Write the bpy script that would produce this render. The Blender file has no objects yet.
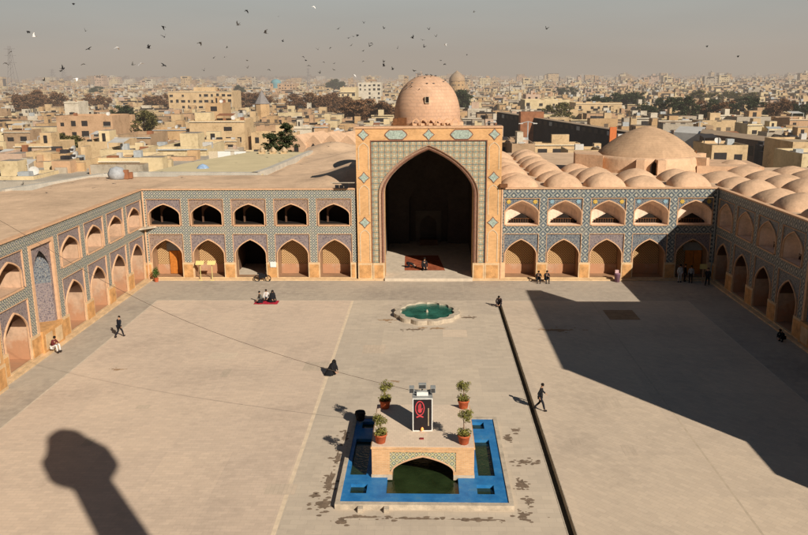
import bpy, math, random
from mathutils import Vector, Matrix
R = math.radians
random.seed(7)
sc = bpy.context.scene
C = sc.collection

# ------------------------------------------------------------------ camera
F, CX, CY, H0 = 785.0, 404.0, 267.5, 20.0
TH = math.atan((CY - 79.5) / F)
PSI = math.atan(25.0 / (F / math.cos(TH)))
fw = Vector((-math.sin(PSI) * math.cos(TH), math.cos(PSI) * math.cos(TH), -math.sin(TH)))
rt = Vector((math.cos(PSI), math.sin(PSI), 0))
up = Vector((-math.sin(PSI) * math.sin(TH), math.cos(PSI) * math.sin(TH), math.cos(TH)))
ro = R(0.4)
rt, up = rt * math.cos(ro) - up * math.sin(ro), rt * math.sin(ro) + up * math.cos(ro)
cam = bpy.data.objects.new('camera', bpy.data.cameras.new('camera'))
C.objects.link(cam)
m = Matrix((rt, up, -fw)).transposed().to_4x4()
m.translation = (0, 0, H0)
cam.matrix_world = m
cam.data.sensor_width = 36
cam.data.lens = 36 * F / 808
cam.data.clip_end = 20000
cam.data.clip_start = 0.05
sc.camera = cam

def at(x, y, Y):
    r = fw + rt * ((x - CX) / F) - up * ((y - CY) / F)
    t = Y / r.y
    return Vector((r.x * t, Y, H0 + r.z * t))

# ------------------------------------------------------------------ shader helper
class S:
    def __init__(s, name, rough=0.9, haze=False):
        s.mat = bpy.data.materials.new(name); s.mat.use_nodes = True
        s.t = s.mat.node_tree; s.t.nodes.clear()
        s.out = s.t.nodes.new('ShaderNodeOutputMaterial')
        s.b = s.t.nodes.new('ShaderNodeBsdfPrincipled')
        s.b.inputs['Roughness'].default_value = rough
        s.b.inputs['Specular IOR Level'].default_value = 0.2
        if haze:  # aerial haze painted in: emission mixed over the surface with distance
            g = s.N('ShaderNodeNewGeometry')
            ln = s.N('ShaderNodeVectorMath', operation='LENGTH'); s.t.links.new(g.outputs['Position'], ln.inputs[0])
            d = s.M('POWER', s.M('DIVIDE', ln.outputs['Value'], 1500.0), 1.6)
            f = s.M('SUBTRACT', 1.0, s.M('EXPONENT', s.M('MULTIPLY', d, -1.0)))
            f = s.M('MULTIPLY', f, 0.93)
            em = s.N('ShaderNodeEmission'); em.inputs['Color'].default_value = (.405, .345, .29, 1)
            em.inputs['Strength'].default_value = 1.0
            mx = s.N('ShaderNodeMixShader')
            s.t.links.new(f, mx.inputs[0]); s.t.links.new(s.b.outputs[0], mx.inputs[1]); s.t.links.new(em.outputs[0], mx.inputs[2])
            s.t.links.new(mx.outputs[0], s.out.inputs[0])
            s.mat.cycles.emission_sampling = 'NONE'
        else:
            s.t.links.new(s.b.outputs[0], s.out.inputs[0])
        s._tc = None
    def N(s, typ, **kw):
        n = s.t.nodes.new(typ)
        for k, v in kw.items(): setattr(n, k, v)
        return n
    def put(s, sock, v):
        if isinstance(v, bpy.types.NodeSocket): s.t.links.new(v, sock)
        elif isinstance(v, (tuple, list)):
            if len(v) == 3 and sock.type == 'RGBA': v = tuple(v) + (1,)
            sock.default_value = v
        else: sock.default_value = v
    def M(s, op, a, b=None, c=None):
        n = s.N('ShaderNodeMath', operation=op)
        s.put(n.inputs[0], a)
        if b is not None: s.put(n.inputs[1], b)
        if c is not None: s.put(n.inputs[2], c)
        return n.outputs[0]
    def mix(s, f, a, b, mode='MIX'):
        n = s.N('ShaderNodeMix', data_type='RGBA', blend_type=mode)
        s.put(n.inputs[0], f); s.put(n.inputs[6], a); s.put(n.inputs[7], b)
        return n.outputs[2]
    def co(s, which='Object'):
        if which == 'World':
            return s.N('ShaderNodeNewGeometry').outputs['Position']
        return s.N('ShaderNodeTexCoord').outputs[which]
    def xyz(s, v):
        n = s.N('ShaderNodeSeparateXYZ'); s.put(n.inputs[0], v); return n.outputs
    def vec(s, x, y, z):
        n = s.N('ShaderNodeCombineXYZ')
        s.put(n.inputs[0], x); s.put(n.inputs[1], y); s.put(n.inputs[2], z); return n.outputs[0]
    def noise(s, scale, detail=3, v=None, rough=.55):
        n = s.N('ShaderNodeTexNoise')
        if v is not None: s.put(n.inputs['Vector'], v)
        n.inputs['Scale'].default_value = scale; n.inputs['Detail'].default_value = detail
        n.inputs['Roughness'].default_value = rough
        return n.outputs[0]
    def voro(s, scale, v=None, out='Distance'):
        n = s.N('ShaderNodeTexVoronoi')
        if v is not None: s.put(n.inputs['Vector'], v)
        n.inputs['Scale'].default_value = scale
        return n.outputs[out]
    def ramp(s, f, stops, interp='LINEAR'):
        n = s.N('ShaderNodeValToRGB'); s.put(n.inputs[0], f)
        cr = n.color_ramp; cr.interpolation = interp
        while len(cr.elements) < len(stops): cr.elements.new(.5)
        for e, (p, c) in zip(cr.elements, stops):
            e.position = p; e.color = tuple(c) + (1,) if len(c) == 3 else c
        return n.outputs[0]
    def step(s, v, e, w=.04):
        n = s.N('ShaderNodeMapRange'); s.put(n.inputs[0], v)
        n.inputs[1].default_value = e - w; n.inputs[2].default_value = e + w
        return n.outputs[0]
    def color(s, c): s.put(s.b.inputs['Base Color'], c); return s
    def bump(s, h, strength=.3, dist=.02):
        n = s.N('ShaderNodeBump'); n.inputs['Strength'].default_value = strength; n.inputs['Distance'].default_value = dist
        s.put(n.inputs['Height'], h); s.t.links.new(n.outputs[0], s.b.inputs['Normal']); return s

def mul(c, k): return tuple(min(1, a * k) for a in c)

def plain(name, c, var=.25, scale=1.5, rough=.9, haze=False, coord='Object', bump=0):
    s = S(name, rough, haze); v = s.co(coord)
    a = s.noise(scale, 5, v); b = s.noise(scale * 7, 3, v)
    f = s.M('ADD', s.M('MULTIPLY', a, .7), s.M('MULTIPLY', b, .3))
    s.color(s.ramp(f, [(.28, mul(c, 1 - var)), (.5, c), (.72, mul(c, 1 + var))]))
    if bump: s.bump(b, bump, .03)
    return s.mat

def lattice(name, p, line, ring, ring2, centre, navy, t=.07):
    s = S(name, .5); s.b.inputs['Specular IOR Level'].default_value = .35
    v = s.co(); X, Y, Z = s.xyz(v)
    u = s.M('DIVIDE', X, p); w = s.M('DIVIDE', Z, p)
    a = s.M('ADD', u, w); b = s.M('SUBTRACT', u, w)
    fa = s.M('ABSOLUTE', s.M('SUBTRACT', s.M('FRACT', a), .5)); fb = s.M('ABSOLUTE', s.M('SUBTRACT', s.M('FRACT', b), .5))
    mx = s.M('MAXIMUM', fa, fb); mn = s.M('MINIMUM', fa, fb)
    par = s.M('FRACT', s.M('MULTIPLY', s.M('ADD', s.M('FLOOR', a), s.M('FLOOR', b)), .5))
    rc = s.mix(s.step(par, .25, .01), ring, ring2)
    nz = s.noise(14, 2, v)
    rc = s.mix(s.step(nz, .56, .05), rc, navy)
    c = s.mix(s.step(mx, .5 - t, .02), rc, line)
    c = s.mix(s.M('SUBTRACT', 1.0, s.step(mx, .27, .02)), c, navy)
    c = s.mix(s.M('SUBTRACT', 1.0, s.step(mx, .19, .02)), c, centre)
    dirt = s.noise(.7, 4, v)
    c = s.mix(s.M('MULTIPLY', s.step(dirt, .62, .12), .35), c, (.42, .33, .22))
    s.color(c); return s.mat

def floral(name, base, accents):
    s = S(name, .5); s.b.inputs['Specular IOR Level'].default_value = .35
    v = s.co(); d = s.voro(5.6, v)
    n = s.noise(9, 3, v)
    c = s.ramp(n, [(.36, mul(base, .55)), (.47, base), (.52, accents[0]), (.56, base), (.66, accents[1])])
    c = s.mix(s.M('MULTIPLY', s.M('SUBTRACT', 1.0, s.step(d, .2, .04)), .85), c, accents[2])
    c = s.mix(s.M('MULTIPLY', s.M('SUBTRACT', 1.0, s.step(d, .09, .03)), 1.0), c, accents[3])
    s.color(c); return s.mat

def brick(name, c, c2, mortar, sx=.26, sz=.075, haze=False, plane='xz', var=.3, rot=0, coord='Object'):
    s = S(name, .92, haze); v = s.co(coord); X, Y, Z = s.xyz(v)
    if plane == 'xz': vv = s.vec(s.M('ADD', X, Y), Z, 0.0)
    else: vv = s.vec(X, Y, 0.0)
    if rot:
        r = s.N('ShaderNodeVectorRotate', rotation_type='Z_AXIS'); s.put(r.inputs[0], vv); r.inputs['Angle'].default_value = rot; vv = r.outputs[0]
    b = s.N('ShaderNodeTexBrick'); s.put(b.inputs['Vector'], vv)
    b.inputs['Scale'].default_value = 1; b.inputs['Brick Width'].default_value = sx; b.inputs['Row Height'].default_value = sz
    b.inputs['Mortar Size'].default_value = sz * .1; b.inputs['Bias'].default_value = -.1
    s.put(b.inputs['Color1'], c); s.put(b.inputs['Color2'], c2); s.put(b.inputs['Mortar'], mortar)
    n = s.noise(.55, 6, v); n2 = s.noise(3.1, 4, v)
    k = s.ramp(s.M('ADD', s.M('MULTIPLY', n, .6), s.M('MULTIPLY', n2, .4)), [(.3, (1 - var,) * 3), (.5, (1,) * 3), (.7, (1 + var * .6,) * 3)])
    s.color(s.mix(1.0, b.outputs[0], k, 'MULTIPLY'))
    s.bump(b.outputs['Fac'], .25, .01)
    return s.mat

# ------------------------------------------------------------------ mesh helper
class MB:
    def __init__(s): s.v = []; s.f = []; s.m = []
    def poly(s, pts, mi=0):
        i = len(s.v); s.v += [tuple(p) for p in pts]; s.f.append(tuple(range(i, i + len(pts)))); s.m.append(mi); return s
    def box(s, x0, x1, y0, y1, z0, z1, mi=0, top=None):
        if x0 > x1: x0, x1 = x1, x0
        if y0 > y1: y0, y1 = y1, y0
        i = len(s.v)
        s.v += [(x0, y0, z0), (x1, y0, z0), (x1, y1, z0), (x0, y1, z0), (x0, y0, z1), (x1, y0, z1), (x1, y1, z1), (x0, y1, z1)]
        fs = [(0, 3, 2, 1), (4, 5, 6, 7), (0, 1, 5, 4), (1, 2, 6, 5), (2, 3, 7, 6), (3, 0, 4, 7)]
        for k, f in enumerate(fs):
            s.f.append(tuple(i + a for a in f)); s.m.append(top if (top is not None and k == 1) else mi)
        return s
    def prism(s, pts, z0, z1, mi=0, cap=True):
        n = len(pts); i = len(s.v)
        s.v += [(x, y, z0) for x, y in pts] + [(x, y, z1) for x, y in pts]
        for k in range(n):
            j = (k + 1) % n; s.f.append((i + k, i + j, i + n + j, i + n + k)); s.m.append(mi)
        if cap:
            s.f.append(tuple(i + n + k for k in range(n))); s.m.append(mi)
            s.f.append(tuple(i + k for k in reversed(range(n)))); s.m.append(mi)
        return s
    def xprism(s, pts, y0, y1, mi=0, cap=True):       # profile in x-z, extruded along y
        n = len(pts); i = len(s.v)
        s.v += [(x, y0, z) for x, z in pts] + [(x, y1, z) for x, z in pts]
        for k in range(n):
            j = (k + 1) % n; s.f.append((i + k, i + j, i + n + j, i + n + k)); s.m.append(mi)
        if cap:
            s.f.append(tuple(i + n + k for k in reversed(range(n)))); s.m.append(mi)
            s.f.append(tuple(i + k for k in range(n))); s.m.append(mi)
        return s
    def lathe(s, prof, cx=0, cy=0, seg=24, mi=0, sx=1, sy=1):
        i = len(s.v); n = len(prof)
        for r, z in prof:
            for k in range(seg):
                a = 2 * math.pi * k / seg; s.v.append((cx + r * math.cos(a) * sx, cy + r * math.sin(a) * sy, z))
        for j in range(n - 1):
            for k in range(seg):
                q = (k + 1) % seg
                s.f.append((i + j * seg + k, i + j * seg + q, i + (j + 1) * seg + q, i + (j + 1) * seg + k)); s.m.append(mi)
        return s
    def tube(s, pts, r, seg=6, mi=0, r2=None):
        pts = [Vector(p) for p in pts]; rings = []
        for k, p in enumerate(pts):
            d = (pts[min(k + 1, len(pts) - 1)] - pts[max(k - 1, 0)]).normalized()
            a = d.cross(Vector((0, 0, 1)))
            if a.length < .01: a = d.cross(Vector((1, 0, 0)))
            a.normalize(); b = d.cross(a)
            rr = r if r2 is None else r + (r2 - r) * k / max(1, len(pts) - 1)
            i = len(s.v); rings.append(i)
            s.v += [tuple(p + (a * math.cos(2 * math.pi * q / seg) + b * math.sin(2 * math.pi * q / seg)) * rr) for q in range(seg)]
        for k in range(len(pts) - 1):
            for q in range(seg):
                w = (q + 1) % seg
                s.f.append((rings[k] + q, rings[k] + w, rings[k + 1] + w, rings[k + 1] + q)); s.m.append(mi)
        s.f.append(tuple(rings[0] + q for q in range(seg))); s.m.append(mi)
        s.f.append(tuple(rings[-1] + q for q in range(seg))); s.m.append(mi)
        return s
    def build(s, name, mats, parent=None, loc=(0, 0, 0), rz=0, smooth=False, link=True):
        me = bpy.data.meshes.new(name); me.from_pydata(s.v, [], s.f)
        if not isinstance(mats, (list, tuple)): mats = [mats]
        for q in mats: me.materials.append(q)
        me.polygons.foreach_set('material_index', s.m)
        if smooth: me.polygons.foreach_set('use_smooth', [True] * len(me.polygons))
        me.validate()
        o = bpy.data.objects.new(name, me); C.objects.link(o)
        o.location = loc; o.rotation_euler = (0, 0, rz)
        if parent: o.parent = parent
        return o

def tag(o, label, cat, group=None):
    o['label'] = label; o['category'] = cat
    if group: o['group'] = group
    return o
def thing(name, label, cat, loc=(0, 0, 0), rz=0, group=None):
    o = bpy.data.objects.new(name, None); C.objects.link(o); o.location = loc; o.rotation_euler = (0, 0, rz)
    return tag(o, label, cat, group)
def struct(o): o['kind'] = 'structure'; return o
KIDS = {}
def kids(o):
    return [c for c in C.objects if c.parent == o]
def dup_tree(tree, loc, rz=0, scale=1, label=None, parent=None):
    """tree = (root, [(child, [subs])])"""
    r = tree[0].copy(); C.objects.link(r); r.location = loc; r.rotation_euler = (0, 0, rz); r.scale = (scale,) * 3
    if label: r['label'] = label
    for ch, subs in tree[1]:
        c = ch.copy(); C.objects.link(c); c.parent = r
        for g in subs:
            d = g.copy(); C.objects.link(d); d.parent = c
    return r

# ------------------------------------------------------------------ materials
BR = (.56, .34, .17)
mat = {}
mat['lattice'] = lattice('lattice tile', .5425, (.43, .39, .29), (.13, .175, .165), (.13, .165, .20), (.46, .43, .34), (.035, .05, .065), .085)
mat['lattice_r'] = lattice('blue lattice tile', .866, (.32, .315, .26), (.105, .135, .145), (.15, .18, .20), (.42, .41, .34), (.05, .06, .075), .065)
mat['field0'] = lattice('portal girih tile', .60, (.42, .18, .07), (.34, .42, .34), (.46, .44, .28), (.30, .42, .40), (.36, .33, .20), .09)
mat['floral'] = floral('floral spandrel tile', (.175, .145, .16), [(.36, .28, .23), (.24, .20, .20), (.40, .31, .22), (.15, .21, .22)])
mat['floral_w'] = floral('warm floral spandrel tile', (.24, .165, .13), [(.42, .31, .21), (.25, .20, .22), (.40, .26, .15), (.14, .24, .24)])
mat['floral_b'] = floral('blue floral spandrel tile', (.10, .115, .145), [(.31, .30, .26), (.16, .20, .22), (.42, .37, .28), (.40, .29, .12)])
mat['brick'] = brick('ochre brick', (.66, .37, .16), (.56, .30, .12), (.56, .38, .21))
mat['brick_dim'] = brick('shade-darkened hall brick', (.10, .082, .07), (.085, .07, .06), (.08, .065, .055))  # brick darkened so the hall's shade is in its colour
mat['marble'] = plain('ochre marble', (.54, .29, .115), .45, 1.6, .6)
mat['marble2'] = plain('pale stained marble', (.60, .42, .24), .3, 1.6, .7)
def oldplaster(name, c, low):
    s = S(name, .92); v = s.co(); X, Y, Z = s.xyz(v)
    n = s.noise(.9, 6, v, .65); n2 = s.noise(5, 4, v)
    base = s.ramp(s.M('ADD', s.M('MULTIPLY', n, .65), s.M('MULTIPLY', n2, .35)), [(.3, mul(c, .72)), (.5, c), (.68, mul(c, 1.2))])
    f = s.M('SUBTRACT', s.M('MULTIPLY', n, 3.2), s.M('MULTIPLY', Z, .55))
    base = s.mix(s.M('MULTIPLY', s.step(f, .75, .35), .8), base, low)
    st = s.noise(1.0, 3, s.vec(s.M('MULTIPLY', X, 4.0), Y, s.M('MULTIPLY', Z, .35)))
    base = s.mix(s.M('MULTIPLY', s.step(st, .60, .08), .35), base, mul(c, .55))
    s.color(base); s.bump(n2, .25, .03); return s.mat
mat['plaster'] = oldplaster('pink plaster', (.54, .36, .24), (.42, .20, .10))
mat['plaster_l'] = oldplaster('pale lit plaster', (.78, .59, .45), (.60, .40, .26))  # brighter copy of the plaster, sunlight put into its colour
mat['plaster_d'] = plain('shade-darkened plaster', (.33, .195, .11), .25, 1.0)  # dark copy of the plaster, niche shadow put into its colour
mat['edge'] = plain('pink brick edge', (.60, .37, .22), .2, 3)
def mud(name, c, sc, course=0):
    s = S(name, .95); v = s.co('World'); X, Y, Z = s.xyz(v)
    a = s.noise(sc, 6, v, .62); b = s.noise(sc * 5, 5, v, .6); d = s.noise(sc * 22, 3, v)
    f = s.M('ADD', s.M('ADD', s.M('MULTIPLY', a, .5), s.M('MULTIPLY', b, .32)), s.M('MULTIPLY', d, .18))
    col = s.ramp(f, [(.34, mul(c, .70)), (.46, mul(c, .92)), (.54, mul(c, 1.04)), (.66, mul(c, 1.22))])
    pt = s.step(s.voro(sc * .9, v, 'Color'), .72, .03); col = s.mix(s.M('MULTIPLY', pt, .18), col, mul(c, .7))
    if course:
        l = s.M('FRACT', s.M('DIVIDE', Z, .22)); col = s.mix(s.M('MULTIPLY', s.M('LESS_THAN', l, .22), .16), col, mul(c, .5))
    s.color(col); s.bump(s.M('ADD', b, s.M('MULTIPLY', d, .4)), .5, .08); return s.mat
mat['roof'] = mud('earthen roof', (.62, .435, .285), .22)
mat['domeb'] = mud('mud plaster dome', (.60, .395, .25), .5)
mat['bigdome'] = mud('weathered brick dome', (.47, .31, .19), .45, 1)
mat['wood'] = plain('orange wood door', (.50, .17, .03), .3, 4, .6)
mat['darkwood'] = plain('brown wood', (.16, .07, .03), .4, 4)
mat['dark'] = plain('deep dark interior', (.02, .015, .012), .2)  # near-black stands in for the shade inside rooms and openings
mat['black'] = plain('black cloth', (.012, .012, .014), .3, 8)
mat['dimroom'] = plain('shade-darkened brown', (.12, .065, .04), .25, 1.2)  # dark brown paints the shade of vaults and rear walls, not soot
mat['stone'] = plain('pale kerb stone', (.46, .385, .29), .35, 2.5)
mat['white'] = plain('white paint', (.72, .72, .68), .1, 3, .5)
mat['metal'] = plain('grey metal', (.28, .29, .28), .2, 6, .45)
mat['terra'] = plain('terracotta', (.42, .10, .04), .25, 5)
mat['skin'] = plain('skin', (.42, .24, .15), .1, 9, .6)
mat['turq'] = plain('turquoise mosaic', (.33, .39, .33), .6, 9, .5)
mat['maroon'] = plain('maroon moulding', (.20, .09, .06), .4, 7, .7)
mat['mould'] = plain('brown glazed moulding', (.34, .22, .15), .4, 6, .7)
mat['creamt'] = plain('cream mosaic line', (.58, .48, .34), .3, 7, .6)
mat['yellow'] = plain('yellow enamel', (.62, .52, .20), .1, 3, .5)
mat['red'] = plain('red cloth', (.42, .02, .04), .3, 5)
s = S('pool blue paint', .45); v = s.co('World'); n = s.noise(1.6, 6, v, .65); n2 = s.noise(7, 5, v, .7)
c = s.ramp(n, [(.3, (.014, .115, .30)), (.5, (.022, .165, .40)), (.7, (.05, .22, .44))])
c = s.mix(s.M('MULTIPLY', s.step(n2, .66, .03), .6), c, (.22, .32, .38)); c = s.mix(s.M('MULTIPLY', s.step(n, .66, .06), .35), c, (.10, .14, .13)); s.color(c); mat['pool'] = s.mat

# portal field: octagonal grid over a fine lattice
s = S('portal girih tile', .55); v = s.co(); X, Y, Z = s.xyz(v)
def tri(val, p): return s.M('ABSOLUTE', s.M('SUBTRACT', s.M('FRACT', s.M('DIVIDE', val, p)), .5))
ax, az_ = tri(X, .62), tri(Z, .62)
da, db = tri(s.M('ADD', X, Z), .62), tri(s.M('SUBTRACT', X, Z), .62)
n = s.noise(7, 3, v); c = s.ramp(n, [(.38, (.25, .27, .20)), (.52, (.42, .35, .23)), (.66, (.31, .33, .26))])
c = s.mix(s.step(s.M('MAXIMUM', da, db), .43, .03), c, (.40, .21, .09))
c = s.mix(s.step(s.M('MAXIMUM', ax, az_), .455, .02), c, (.09, .15, .15))
c = s.mix(s.M('SUBTRACT', 1.0, s.step(s.M('MAXIMUM', ax, az_), .13, .03)), c, (.50, .47, .34))
s.color(c); mat['field'] = s.mat
# jali screen: brick screen with diagonal rows of small dark holes
s = S('jali screen'); v = s.co(); X, Y, Z = s.xyz(v); p = .25
a = s.M('ADD', s.M('DIVIDE', X, p), s.M('DIVIDE', Z, p)); b = s.M('SUBTRACT', s.M('DIVIDE', X, p), s.M('DIVIDE', Z, p))
fa = s.M('ABSOLUTE', s.M('SUBTRACT', s.M('FRACT', a), .5)); fb = s.M('ABSOLUTE', s.M('SUBTRACT', s.M('FRACT', b), .5))
hole = s.M('SUBTRACT', 1.0, s.step(s.M('MAXIMUM', fa, fb), .27, .03))
s.color(s.mix(s.M('MULTIPLY', hole, .9), (.52, .33, .16), (.12, .065, .03))); s.bump(s.M('SUBTRACT', 1.0, hole), .8, .05)
mat['jali'] = s.mat

# ground paving
def paving(name, c, rot=0, w=.5, h=.25, dark=.14):
    s = S(name, .85); v = s.co('World'); X, Y, Z = s.xyz(v)
    vv = s.vec(X, Y, 0.0)
    if rot:
        r = s.N('ShaderNodeVectorRotate', rotation_type='Z_AXIS'); s.put(r.inputs[0], vv); r.inputs['Angle'].default_value = rot; vv = r.outputs[0]
    b = s.N('ShaderNodeTexBrick'); s.put(b.inputs['Vector'], vv)
    b.inputs['Scale'].default_value = 1; b.inputs['Brick Width'].default_value = w; b.inputs['Row Height'].default_value = h
    b.inputs['Mortar Size'].default_value = .014; b.inputs['Mortar Smooth'].default_value = .3
    s.put(b.inputs['Color1'], mul(c, 1.03)); s.put(b.inputs['Color2'], mul(c, .93)); s.put(b.inputs['Mortar'], mul(c, .88))
    n = s.noise(.16, 6, v, .6); n2 = s.noise(1.7, 5, v, .65); n3 = s.noise(.03, 3, v)
    f = s.M('ADD', s.M('ADD', s.M('MULTIPLY', n, .45), s.M('MULTIPLY', n2, .3)), s.M('MULTIPLY', n3, .25))
    k = s.ramp(f, [(.34, (1 - dark * 1.5, 1 - dark * 1.5, 1 - dark * 1.4)), (.5, (1, 1, 1)), (.66, (1.08, 1.07, 1.05))])
    col = s.mix(1.0, b.outputs[0], k, 'MULTIPLY')
    sl = s.vec(s.M('FLOOR', s.M('DIVIDE', X, 3.6)), s.M('FLOOR', s.M('DIVIDE', Y, 4.4)), 0.0)
    wn_ = s.N('ShaderNodeTexWhiteNoise'); s.put(wn_.inputs['Vector'], sl)
    col = s.mix(1.0, col, s.ramp(wn_.outputs[0], [(0, (.955, .955, .96)), (1, (1.035, 1.03, 1.02))]), 'MULTIPLY')
    sp = s.noise(11, 2, v, .6); col = s.mix(s.M('MULTIPLY', s.step(sp, .70, .03), .25), col, (.25, .19, .13))
    n4 = s.noise(.9, 4, v, .7)
    col = s.mix(s.M('MULTIPLY', s.step(n4, .70, .05), .30), col, (.22, .16, .11))
    s.color(col); s.bump(n2, .15, .02); return s.mat
PV = (.60, .482, .360)
mat['pav_l'] = paving('buff brick paving', (.62, .485, .365))
mat['pav_m'] = paving('middle paving', (.54, .45, .345), 0, .8, .4)
mat['pav_r'] = paving('diagonal brick paving', mul(PV, .97), R(45), .55, .28)
mat['pav_b'] = paving('border paving', (.44, .37, .29), 0, .45, .45, .2)
mat['line'] = plain('ochre stone line', (.68, .54, .38), .2, 2)
mat['faint'] = plain('faint line', (.50, .40, .29), .2, 2)
mat['linepale'] = plain('pale stone line', (.56, .47, .36), .2, 2)

# water
def water(name, c, ripple=.05, dots=False):
    s = S(name, .06); s.b.inputs['Specular IOR Level'].default_value = .5
    v = s.co('World'); n = s.noise(.8, 4, v)
    s.color(s.ramp(n, [(.35, mul(c, .6)), (.65, mul(c, 1.3))]))
    s.bump(s.noise(6, 4, v), .35, ripple); return s.mat
mat['water'] = water('dark green pool water', (.020, .034, .012))
mat['water_t'] = water('turquoise basin water', (.035, .14, .10))

# ------------------------------------------------------------------ arch profile
def arch(w, zs, za, n=10, cx=0, k=.62):
    pts = []
    for i in range(-n, n + 1):
        a = (1 - abs(i) / n) * math.pi / 2
        u = math.cos(a)
        x = w * u * (1 if i > 0 else -1)
        z = zs + (za - zs) * (k * math.sqrt(max(0, 1 - u * u)) + (1 - k) * (1 - u))
        pts.append((cx + x, z))
    return pts
def over_arch(mb, x0, x1, z0, ztop, prof, y, mi=0):
    """wall sheet in x-z at depth y, x0..x1, z0..ztop with the opening under prof cut out"""
    a, b = prof[0][0], prof[-1][0]
    if a > x0: mb.poly([(x0, y, z0), (a, y, z0), (a, y, ztop), (x0, y, ztop)], mi)
    if b < x1: mb.poly([(b, y, z0), (x1, y, z0), (x1, y, ztop), (b, y, ztop)], mi)
    for (xa, za), (xb, zb) in zip(prof, prof[1:]):
        mb.poly([(xa, y, za), (xb, y, zb), (xb, y, ztop), (xa, y, ztop)], mi)
def full(prof, z0): return [(prof[0][0], z0)] + list(prof) + [(prof[-1][0], z0)]
def ring(mb, pa, pb, ya, yb, mi=0):
    for k in range(len(pa) - 1):
        mb.poly([(pa[k][0], ya, pa[k][1]), (pa[k + 1][0], ya, pa[k + 1][1]), (pb[k + 1][0], yb, pb[k + 1][1]), (pb[k][0], yb, pb[k][1])], mi)
def sheet_under(mb, prof, z0, y, mi=0):
    for (xa, za), (xb, zb) in zip(prof, prof[1:]):
        mb.poly([(xa, y, z0), (xb, y, z0), (xb, y, zb), (xa, y, za)], mi)

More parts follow.
